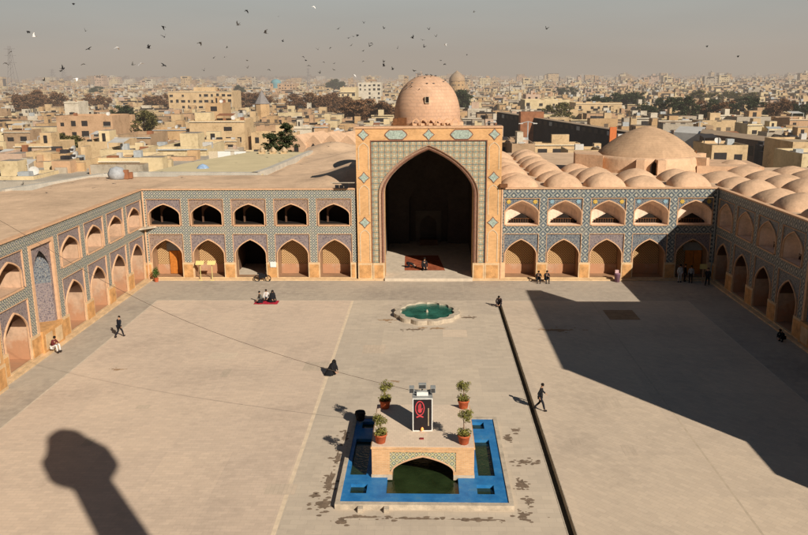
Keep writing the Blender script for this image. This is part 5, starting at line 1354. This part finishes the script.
# dark rubble heap / ruined vault at right
rnd = random.Random(21)
q = MB(); c0 = at(786, 150, 160)
for k in range(60):
    x, y, z = c0.x + rnd.uniform(-4.5, 5.5), c0.y + rnd.uniform(-2, 3), rnd.uniform(.2, 1.0); s_ = rnd.uniform(.4, 1.4)
    q.box(x - s_, x + s_, y - s_, y + s_, 0, c0.z + 3.6 - abs(x - c0.x) * .5 - z * 2)
tag(q.build('ruined_house', mat['cdark']), 'dark ruined house with a broken roofline behind the right domes', 'ruin'); reg(c0.x - 6, c0.x + 7, 155, 166)
# grey roofs, laundry, small blue dome and lantern roofs by the terrace
q = MB(); q.box(-80, -42, 97, 118, 0, 7.2); q.box(-60, -36, 93.5, 109, 0, 8.3); q.box(-41, -34, 109, 132, 0, 7.9)
tag(q.build('flat_roof_block', plain('grey dusty roofs', (.40, .35, .28), .25, .3, coord='World')), 'pale grey dusty flat roofs at the left beyond the mosque roof edge', 'building')
rnd = random.Random(77)
for k in range(34):
    x, y = rnd.uniform(-62, -36), rnd.uniform(96, 124); s0 = rnd.uniform(.4, 2.2); zb = 8.3 if (y < 108 and x > -60) else 7.2
    if x > -41 and y > 108: zb = 7.9
    o = MB().box(-s0, s0, 0, rnd.uniform(.6, 2.2), 0, rnd.uniform(.5, 1.9)).build('roof_hut' if s0 > 1.2 else 'roof_parapet', cm[rnd.choice((0, 1, 2, 3, 7))], loc=(x, y, zb))
    tag(o, ('sandy hut' if s0 > 1.2 else 'short low wall') + ' on the grey roofs beyond the left roof edge', 'hut' if s0 > 1.2 else 'wall', 'roof huts on the left' if s0 > 1.2 else 'low roof walls on the left')
for k, (px_, w_) in enumerate(((213, .7), (224, 1.0), (240, .9))):
    p = at(px_, 152, 122); t = MB().box(-w_, w_, 0, .03, 0, 1.3).build('laundry_sheet', mat['creamt'] if k == 0 else mat['white'], loc=(p.x, 122, p.z - 1.2))
    tag(t, ['small', 'widest', 'right-hand'][k] + ' white cloth hung out beside the pale terrace roof', 'laundry')
p = at(203, 170, 100); o = MB().lathe([(1.0, 0), (1.0, .5), (.85, 1.0), (.5, 1.4), (0, 1.6)], seg=18).build('small_blue_dome', plain('blue white glaze', (.25, .35, .50), .4, 4), loc=(p.x, 100, p.z - .8), smooth=True); tag(o, 'tiny blue glazed dome on the near left corner of the terrace roof', 'dome')
for k, px_ in enumerate((262, 273, 284)):
    p = at(px_, 152, 120); t = thing('roof_lantern', ['left', 'middle', 'right'][k] + ' of three pale pyramid-capped lanterns before the dark pine', 'lantern', (p.x, 120, 8.6)); MB().box(-.45, .45, -.45, .45, 0, .9).build('base', cm[1], t); MB().lathe([(.7, .9), (0, 1.6)], seg=4).build('pyramid_cap', cm[1], t)
# tomb spire
p = at(262, 104, 330); sp = thing('tomb_spire', 'grey pyramidal tomb spire rising in the left city', 'spire', (p.x, p.y, 0))
MB().lathe([(3.0, 0), (3.0, p.z), (3.3, p.z + .1)], seg=8).build('drum', cm[0], sp); MB().lathe([(3.3, p.z + .1), (1.5, p.z + 3.0), (0, p.z + 5.8)], seg=8).build('spire_roof', plain('weathered lead', (.22, .20, .19), .2, haze=True), sp)
p = at(276, 84, 905); td = thing('turquoise_dome', 'small turquoise dome far off on the left skyline', 'dome', (p.x, 905, 0))
MB().lathe([(5.6, p.z - 6), (5.6, p.z), (6, p.z + 1.4), (5.3, p.z + 3.4), (2.8, p.z + 5), (0, p.z + 5.8)], seg=20).build('dome_shell', plain('turquoise glaze', (.14, .30, .33), .1, haze=True), td, smooth=True)
p = at(457, 84, 620); td = thing('far_dome', 'brown dome on a tall drum rising on the skyline right of the portal dome', 'dome', (p.x, 620, 0))
MB().lathe([(6, 0), (6, p.z + 2), (6.3, p.z + 2.2)], seg=20).build('drum', cmw[0], td); MB().lathe([(6.2, p.z + 2.1), (5.8, p.z + 4.5), (4, p.z + 7), (1.4, p.z + 9), (0, p.z + 10.2)], seg=20).build('dome_shell', cm[4], td, smooth=True)
# row of vaulted bazaar roofs
for k in range(4):
    p = at(296 + k * 17, 137, 168); v_ = thing('vaulted_roof', ['leftmost', 'second from left', 'third from left', 'rightmost'][k] + ' of the pointed bazaar vaults behind the dark pine', 'vault', (p.x, p.y, 0), R(-14), 'bazaar vault roofs')
    p.z -= 1.4; w_ = 2.1; pr = arch(w_, p.z - .4, p.z + 1.8, 6, k=.2); q = MB(); fp = full(pr, 0); ring(q, fp, fp, 0, 16); sheet_under(q, pr, 0, 0.0); q.build('vault', mat['domeb'], v_, smooth=False)
    sheet = MB(); sheet_under(sheet, arch(.5, p.z - .8, p.z + .1, 5, k=.4), 1, -.05); sheet.build('vault_opening', mat['cwin'], v_)
reg(-42, -14, 164, 190)

# pylons
def pylon(px_, pytop, pybase, Y, wpx, label):
    a, b_ = at(px_, pytop, Y), at(px_, pybase, Y); w_ = wpx * Y / F / 2; r = .006 * Y * .045
    hz = plain('hazy lattice steel', (.20, .19, .19), .1, haze=True)
    t = thing('pylon', label, 'pylon', (a.x, Y, 0)); z0 = b_.z - 6; z1 = a.z; q = MB()
    for sx in (-1, 1):
        for sy in (-1, 1): q.tube([(sx * w_, sy * w_, z0), (sx * w_ * .35, sy * w_ * .35, z0 + (z1 - z0) * .7), (sx * w_ * .2, sy * w_ * .2, z1)], r, 4)
    n_ = 7
    for k in range(n_):
        f0, f1 = k / n_ * .95, (k + 1) / n_ * .95; wf = lambda f: w_ * (1 - .8 * f)
        za_, zb_ = z0 + (z1 - z0) * f0, z0 + (z1 - z0) * f1
        q.tube([(-wf(f0), -wf(f0), za_), (wf(f1), -wf(f1), zb_)], r * .6, 3); q.tube([(wf(f0), -wf(f0), za_), (-wf(f1), -wf(f1), zb_)], r * .6, 3)
    q.build('lattice_mast', hz, t)
    for k, f in enumerate((.62, .78, .93)):
        zz = z0 + (z1 - z0) * f; MB().box(-w_ * 1.25, w_ * 1.25, -r, r, zz, zz + r * 2).build('cross_arm', hz, t)
pylon(9, 46, 84, 800, 9, 'tall hazy lattice pylon at the left end of the skyline')
pylon(52, 69, 82, 1500, 6, 'faint twin pylon on the left skyline, nearer the edge')
pylon(63, 69, 82, 1500, 6, 'faint twin pylon on the left skyline, farther in')
pylon(308, 68, 84, 1200, 3, 'thin hazy mast on the skyline left of the portal dome')

# ------------------------------------------------------------------ trees
def make_tree_meshes(n, rr, size, leaves, seed):
    r_ = random.Random(seed); q = MB()
    cl = [(Vector((r_.gauss(0, .42), r_.gauss(0, .42), r_.uniform(.38, 1.0)))) for _ in range(n)]
    for c in cl:
        k = max(.2, 1 - .55 * max(0, c.z - .6) / .4)
        leaf_ball(q, (c.x * k * rr, c.y * k * rr, c.z), rr * r_.uniform(.22, .38), leaves, size, r_, .6)
    t = MB(); t.tube([(0, 0, 0), (.01, .01, .3), (0, .02, .75)], .035, 6, r2=.012)
    for c in cl[:5]: t.tube([(0, 0, .3), (c.x * rr * .5, c.y * rr * .5, c.z * .7), (c.x * rr, c.y * rr, c.z)], .014, 4, r2=.005)
    return q, t
tm = []
mat['bark'] = plain('bark', (.10, .065, .04), .3, haze=True)
lm = {'green': leafmat('evergreen foliage', (.030, .042, .016), True), 'russet': leafmat('russet foliage', (.15, .078, .038), True), 'olive': leafmat('olive foliage', (.09, .08, .025), True)}
base_meshes = []
for k in range(4):
    q, t_ = make_tree_meshes(26, .42, .035, 70, 100 + k); o1 = q.build('crown', lm['green']); o2 = t_.build('trunk', mat['bark']); base_meshes.append((o1.data, o2.data)); bpy.data.objects.remove(o1); bpy.data.objects.remove(o2)
cmesh = {}
for kind in lm:
    for k, (c_, t_) in enumerate(base_meshes):
        m2 = c_.copy(); m2.materials.clear(); m2.materials.append(lm[kind]); cmesh[(kind, k)] = m2
def tree(x, y, h, kind, label, group, wide=1.0, rnd=random):
    t = thing('tree', label, 'tree', (x, y, terr(x, y)), rnd.uniform(0, 6), group); t.scale = (h * wide, h * wide, h)
    k = rnd.randrange(4); o = bpy.data.objects.new('crown', cmesh[(kind, k)]); C.objects.link(o); o.parent = t
    o = bpy.data.objects.new('trunk', base_meshes[k][1]); C.objects.link(o); o.parent = t
    return t
# the big dark pines behind the terrace (own finer mesh)
for (px_, py_, Y, hh, nme) in ((285, 121, 150, 0, 'tall dark pine tree beyond the pale terrace roof'), (270, 131, 146, 0, 'shorter dark pine leaning left of the tall one')):
    p = at(px_, py_, Y); h_ = p.z + .9; r_ = random.Random(int(px_)); q = MB()
    for k in range(95):
        z_ = r_.uniform(.2, 1.0); rad_ = 3.9 * (1.15 - z_) * r_.uniform(.2, 1.05) + .3; a_ = r_.uniform(0, 6.28)
        leaf_ball(q, (rad_ * math.cos(a_), rad_ * math.sin(a_), z_ * h_ * .98 - .3), r_.uniform(.5, .95), 75, .21, r_, .5)
    t = thing('pine_tree', nme, 'tree', (p.x, Y, -.9)); q.build('crown', leafmat('pine needles', (.045, .055, .022), False), t)
    q = MB(); q.tube([(0, 0, 0), (.1, 0, h_ * .5), (0, .1, h_ * .95)], .32, 7, r2=.06)
    for k in range(6): a_ = k * 1.1; q.tube([(0, 0, h_ * (.3 + .09 * k)), (2 * math.cos(a_), 2 * math.sin(a_), h_ * (.4 + .09 * k))], .1, 5, r2=.03)
    q.build('trunk', mat['bark'], t)
    reg(p.x - 4, p.x + 4, Y - 4, Y + 4)
rnd = random.Random(5)
TR = []
for k in range(30):   # band of trees at the right
    px_ = 642 + k * 5.8 + rnd.uniform(-3, 3); Y = rnd.uniform(330, 400); kind = 'green' if (k < 9 or 14 < k < 21 or rnd.random() < .3) else 'russet'
    p = at(px_, 100 + rnd.uniform(-3, 5), Y); TR.append((p.x, Y, p.z - terr(p.x, Y), kind, 'right'))
for (x0, x1, yt, Y, n_, kind) in ((12, 60, 92, 480, 9, 'russet'), (85, 112, 96, 500, 5, 'russet'), (145, 166, 95, 480, 5, 'russet'), (232, 268, 92, 460, 8, 'russet'), (290, 350, 95, 430, 11, 'russet'), (345, 392, 100, 330, 7, 'russet'),
        (88, 104, 86, 800, 4, 'green'), (236, 250, 85, 800, 3, 'green'), (328, 345, 80, 900, 5, 'green'), (120, 127, 104, 330, 2, 'green'), (455, 466, 90, 420, 3, 'green'), (590, 612, 96, 420, 5, 'green'), (612, 640, 93, 450, 6, 'green'),
        (50, 62, 132, 190, 2, 'olive'), (66, 78, 138, 172, 2, 'olive'), (140, 150, 112, 260, 2, 'olive'), (548, 566, 104, 330, 3, 'olive'), (555, 575, 86, 700, 3, 'green'), (690, 760, 92, 520, 9, 'olive'), (400, 455, 95, 500, 4, 'russet')):
    for k in range(n_):
        px_ = x0 + (x1 - x0) * (k + .5) / n_ + rnd.uniform(-2, 2); p = at(px_, yt + rnd.uniform(-1.5, 2.5), Y * rnd.uniform(.94, 1.05)); TR.append((p.x, p.y, p.z - terr(p.x, p.y), kind, 'left' if px_ < 430 else 'mid'))
W_ = {'green': 'dark green', 'russet': 'russet brown', 'olive': 'yellowish olive'}
Z_ = {'right': 'in the tree belt behind the big brick dome', 'left': 'among the flat roofs left of the portal dome', 'mid': 'among the flat roofs right of the portal dome'}
for x, y, h, kind, zn in TR:
    h = max(4.5, h); tree(x, y, h, kind, f'{W_[kind]} tree {Z_[zn]}', f'{W_[kind]} trees {zn}', 1.0 if h > 9 else 1.3, rnd); reg(x - 2.5, x + 2.5, y - 2, y + 2)
# far wooded ridge on the left skyline: hazy stuff
q = MB()
for k in range(900):
    a_ = rnd.uniform(-.46, -.13); D = rnd.uniform(2300, 3000); x, y = D * math.sin(a_), D * math.cos(a_)
    leaf_ball(q, (x, y, terr(x, y) + rnd.uniform(0, 18)), 14, 5, 8, rnd, .6)
o = q.build('wooded_ridge', lm['russet']); tag(o, 'hazy brown belt of far trees along the left skyline', 'woodland'); o['kind'] = 'stuff'

# ------------------------------------------------------------------ filler houses
def free(x0, x1, y0, y1):
    return not any(a < x1 and b > x0 and c < y1 and d > y0 for a, b, c, d in occupied)
rnd = random.Random(99); cand = []
Y = 112
while Y < 3300:
    st = 9 if Y < 210 else 10 if Y < 420 else 10 + (Y - 420) * .021
    X = -(.56 * Y + 30) + rnd.uniform(0, 6)
    while X < .56 * Y + 30:
        f = 1 + max(0, Y - 450) / 1500
        w = rnd.choice((rnd.uniform(3.5, 8), rnd.uniform(6, 13))) * f; d = rnd.uniform(5, 10) * f; h = rnd.choice((3.0, 3.6, 4.2, 5.2, 6.2, 7.2)) + rnd.uniform(-.4, .6)
        if Y < 210: h = rnd.choice((2.6, 3.2, 3.6, 4.0, 4.6, 5.6)); w = rnd.uniform(4, 11); d = rnd.uniform(4, 9)
        if Y > 500: h += rnd.choice((0, 2, 4, 6)) * min(1, (Y - 500) / 500)
        if Y > 1000 and rnd.random() < .06: h += rnd.uniform(6, 14)
        yy = Y + rnd.uniform(-3, 3)
        if abs(X) < .56 * yy + 20 and free(X, X + w, yy, yy + d): cand.append((X + w / 2, yy, w, d, h, rnd.randrange(len(walls)) if rnd.random() < .7 else rnd.choice((1, 2, 0))))
        X += w + rnd.choice((0.3, .3, .8, 2.5, 5)) * f
    Y += st + rnd.uniform(0, 3)
cand.sort(key=lambda c: c[1])
def zone(x, y):
    px_ = CX + 25 + F * x / y
    return ('at the extreme left', 'behind the left roof corner', 'left of the dark pine', 'behind the dark pine', 'left of the portal dome', 'behind the portal dome', 'behind the roof coolers', 'above the dark market', 'behind the big brick dome', 'at the extreme right')[min(9, max(0, int((px_ - 0) / 81)))]
def size(w, h): return ('narrow ' if w < 7.5 else 'wide ' if w > 12 else '') + ('low ' if h < 4.4 else 'tall ' if h > 6.8 else '')
NI = 262
for i, (x, y, w, d, h, ci) in enumerate(cand[:NI]):
    rw = 'in the nearest rows' if y < 165 else 'in the second belt' if y < 230 else 'in middle distance'
    lab = (size(w, h) + walls[ci][1] + ' flat-roofed house ' + zone(x, y) + ' ' + rw)
    house(x, y, w, d, h, ci, rnd, lab, 'city houses, ' + walls[ci][1] + ', ' + zone(x, y) + ', ' + rw, 2 if i < 110 else 1 if i < 170 else 0)
q = MB(); nmats = cmw + [mat['cwin'], mat['cgrey']]
for (x, y, w, d, h, ci) in cand[NI:]:
    g0 = terr(x, y); q.box(x - w / 2, x + w / 2, y, y + d, g0, g0 + h, ci)
    r_ = rnd.random()
    if r_ < .6:
        hx = x + rnd.uniform(-w / 3, w / 5); hw_ = w * rnd.uniform(.15, .35); q.box(hx, hx + hw_, y + d * .2, y + d * .6, g0 + h, g0 + h + rnd.uniform(1.5, 3.2), rnd.choice((ci, ci, (ci + 1) % 8, 5)))
    if r_ < .35: q.box(x - w / 2 + .5, x - w / 2 + .5 + rnd.uniform(1, 2.5), y + .5, y + 2.5, g0 + h, g0 + h + rnd.uniform(.8, 1.5), rnd.choice((8, 9)))
    if .3 < r_ < .7: q.box(x - w / 2 - .2, x + w / 2 + .2, y - .5, y - .02, g0 + h - .1, g0 + h + .3, rnd.choice((5, 2, 8)))
    if r_ > .55: q.box(x + w / 2 + .1, x + w / 2 + rnd.uniform(1, 3) , y + .3, y + d * .6, g0, g0 + h * rnd.uniform(.5, .9), rnd.choice((8, 4, 3, 7)))  # black ones among these boxes are painted shadow gaps between houses
    if y < 1300 and r_ > .3:
        q.box(x - w * .3, x + w * .25, y - .05, y - .01, g0 + h - 2.4, g0 + h - .9, 8)
o = q.build('distant_city', nmats); tag(o, 'dense mass of far flat-roofed houses stretching to the hazy horizon', 'city'); o['kind'] = 'stuff'

# roof coolers and tanks
def cooler(x, y, z, i, label, group):
    t = thing('air_cooler', label, 'air cooler', (x, y, z), rnd.uniform(-.3, .3), group)
    MB().box(-.55, .55, -.5, .5, .25, 1.3).build('cabinet', mat['cgrey'], t)
    q = MB()
    for k in range(4): q.box(-.45, .45, -.53, -.501, .4 + k * .2, .48 + k * .2)
    q.build('louvres', mat['cwin'], t)
    q = MB()
    for sx in (-1, 1):
        for sy in (-1, 1): q.box(sx * .5 - .04, sx * .5 + .04, sy * .45 - .04, sy * .45 + .04, 0, .25)
    q.build('feet', mat['cgrey'], t)
t = tag(MB().box(13.5, 33, 122.5, 150, 0, 4.6).build('flat_roof_block', cm[1]), 'low flat-roofed block carrying the row of coolers right of the portal', 'building')
for k in range(16):
    cooler(15 + rnd.uniform(0, 11), 124 + (k % 4) * 4 + rnd.uniform(0, 2), 4.6, k, 'grey rooftop air cooler standing in the cluster right of the portal', 'coolers right of the portal')
for k in range(12):
    c = cand[rnd.randrange(90)]; cooler(c[0] + rnd.uniform(-1, 1), c[1] + c[3] * .2, terr(c[0], c[1]) + c[4], k, 'grey air cooler standing alone on a nearby city roof', 'coolers on city roofs')
for k in range(9):
    c = cand[rnd.randrange(110)]; o = MB().lathe([(0, 0), (.7, 0), (.7, 1.3), (.5, 1.5), (0, 1.55)], seg=12).build('water_tank', mat['blue'] if k % 2 else mat['tin'], loc=(c[0] - c[2] * .3, c[1] + c[3] * .7, terr(c[0], c[1]) + c[4]), smooth=True)
    tag(o, ('pale blue' if k % 2 else 'silvery') + ' water tank on a city roof', 'water tank', 'blue tanks' if k % 2 else 'silver tanks')
# debris on left roof corner + items on the mosque roof
p = (-33.6, 87.5)
b = thing('covered_bundle', 'grey wrapped bundle with brown boards on the left roof corner', 'bundle', (-34.8, 87.0, ZR + .1))
MB().lathe([(0, 0), (.9, 0), (1.0, .6), (.7, 1.2), (0, 1.4)], seg=9).build('tarpaulin', plain('grey tarpaulin', (.34, .35, .36), .3, 3), b, smooth=True)
MB().box(.8, 1.3, -.2, .2, 0, 1.0).box(1.3, 1.6, .2, .6, 0, .7).build('boards', mat['cbrown'], b)
b = thing('tarpaulin_awning', 'green-grey dark canvas patch at the roof edge by left picture border', 'awning', (0, 0, 0))
MB().poly([(-28.9, 50.6, 9.6), (-30.5, 50.6, 10.3), (-30.7, 48.0, 10.3), (-28.9, 48.2, 9.6)]).build('canvas', plain('dark canvas', (.12, .12, .10), .3), b)
# street lamps right of the portal
for i, (px_, Y) in enumerate(((528, 190), (700, 240))):
    p = at(px_, 122, Y); t = thing('street_lamp', ['twin-armed street lamp before the dark market', 'twin-armed street lamp behind the big dome'][i], 'street lamp', (p.x, Y, -.5))
    h_ = p.z + .5; MB().tube([(0, 0, 0), (0, 0, h_)], .14, 6).tube([(-1.6, 0, h_ - .3), (0, 0, h_ + .1), (1.6, 0, h_ - .3)], .09, 5).build('post', mat['cgrey'], t)
    for sx in (-1, 1): MB().box(sx * 1.7 - .5, sx * 1.7 + .5, -.2, .2, h_ - .45, h_ - .25).build('lamp_head', mat['tin'], t)
for k in range(8):       # slender antenna poles
    c = cand[rnd.randrange(100)]; tag(MB().tube([(0, 0, 0), (0, 0, 3.2)], .06, 5).box(-.7, .7, -.03, .03, 2.9, 2.97).box(-.4, .4, -.03, .03, 2.5, 2.57).build('antenna', mat['cgrey'], loc=(c[0], c[1] + c[3] * .5, terr(c[0], c[1]) + c[4])), 'thin television antenna on a city roof', 'antenna', 'roof antennas')

# ------------------------------------------------------------------ light
SUN = Vector((-.97, 1.33, -1.0)).normalized()      # direction light travels
sun = bpy.data.lights.new('sun', 'SUN'); sun.energy = 5.8; sun.angle = R(.4); sun.color = (1, .91, .79)
so = bpy.data.objects.new('sun', sun); C.objects.link(so); so.rotation_euler = SUN.to_track_quat('-Z', 'Y').to_euler()
elev = math.asin(-SUN.z); az = math.atan2(-SUN.x, -SUN.y)
w = bpy.data.worlds.new('World'); sc.world = w; w.use_nodes = True; nt = w.node_tree; nt.nodes.clear()
out = nt.nodes.new('ShaderNodeOutputWorld'); bg = nt.nodes.new('ShaderNodeBackground'); nt.links.new(bg.outputs[0], out.inputs[0])
sky = nt.nodes.new('ShaderNodeTexSky'); sky.sky_type = 'NISHITA'; sky.sun_disc = False; sky.sun_elevation = elev; sky.sun_rotation = az
sky.air_density = 1.0; sky.dust_density = 4.0; sky.altitude = 1500
tc = nt.nodes.new('ShaderNodeTexCoord'); sx = nt.nodes.new('ShaderNodeSeparateXYZ'); nt.links.new(tc.outputs['Generated'], sx.inputs[0])
rp = nt.nodes.new('ShaderNodeValToRGB'); nt.links.new(sx.outputs[2], rp.inputs[0])
BGS = .05
els = [(0.0, (.425, .360, .295)), (.03, (.415, .360, .305)), (.10, (.385, .395, .370)), (.17, (.20, .23, .25)), (.26, (.065, .095, .13)), (.6, (.036, .064, .105))]
cr = rp.color_ramp
while len(cr.elements) < len(els): cr.elements.new(.5)
for e, (p_, c_) in zip(cr.elements, els): e.position = p_; e.color = tuple(a for a in c_) + (1,)
sc1 = nt.nodes.new('ShaderNodeVectorMath'); sc1.operation = 'SCALE'; sc1.inputs['Scale'].default_value = 1 / BGS; nt.links.new(rp.outputs[0], sc1.inputs[0])
mx = nt.nodes.new('ShaderNodeMix'); mx.data_type = 'RGBA'; mx.inputs[0].default_value = .95
nt.links.new(sky.outputs[0], mx.inputs[6]); nt.links.new(sc1.outputs[0], mx.inputs[7]); nt.links.new(mx.outputs[2], bg.inputs[0]); bg.inputs[1].default_value = BGS
cn = nt.nodes.new('ShaderNodeTexNoise'); cn.inputs['Scale'].default_value = 2.2; cn.inputs['Detail'].default_value = 5
mpn = nt.nodes.new('ShaderNodeMapping'); mpn.inputs['Scale'].default_value = (1, 1, 7); nt.links.new(tc.outputs['Generated'], mpn.inputs[0]); nt.links.new(mpn.outputs[0], cn.inputs['Vector'])
mr = nt.nodes.new('ShaderNodeMapRange'); mr.inputs[1].default_value = .3; mr.inputs[2].default_value = .7; mr.inputs[3].default_value = .95; mr.inputs[4].default_value = 1.05; nt.links.new(cn.outputs[0], mr.inputs[0])
m2 = nt.nodes.new('ShaderNodeVectorMath'); m2.operation = 'SCALE'; nt.links.new(mx.outputs[2], m2.inputs[0]); nt.links.new(mr.outputs[0], m2.inputs['Scale']); nt.links.new(m2.outputs[0], bg.inputs[0])

sc.render.engine = 'CYCLES'
sc.view_settings.view_transform = 'Standard'; sc.view_settings.look = 'None'; sc.view_settings.exposure = 0
sc.render.resolution_x = 1024; sc.render.resolution_y = 678
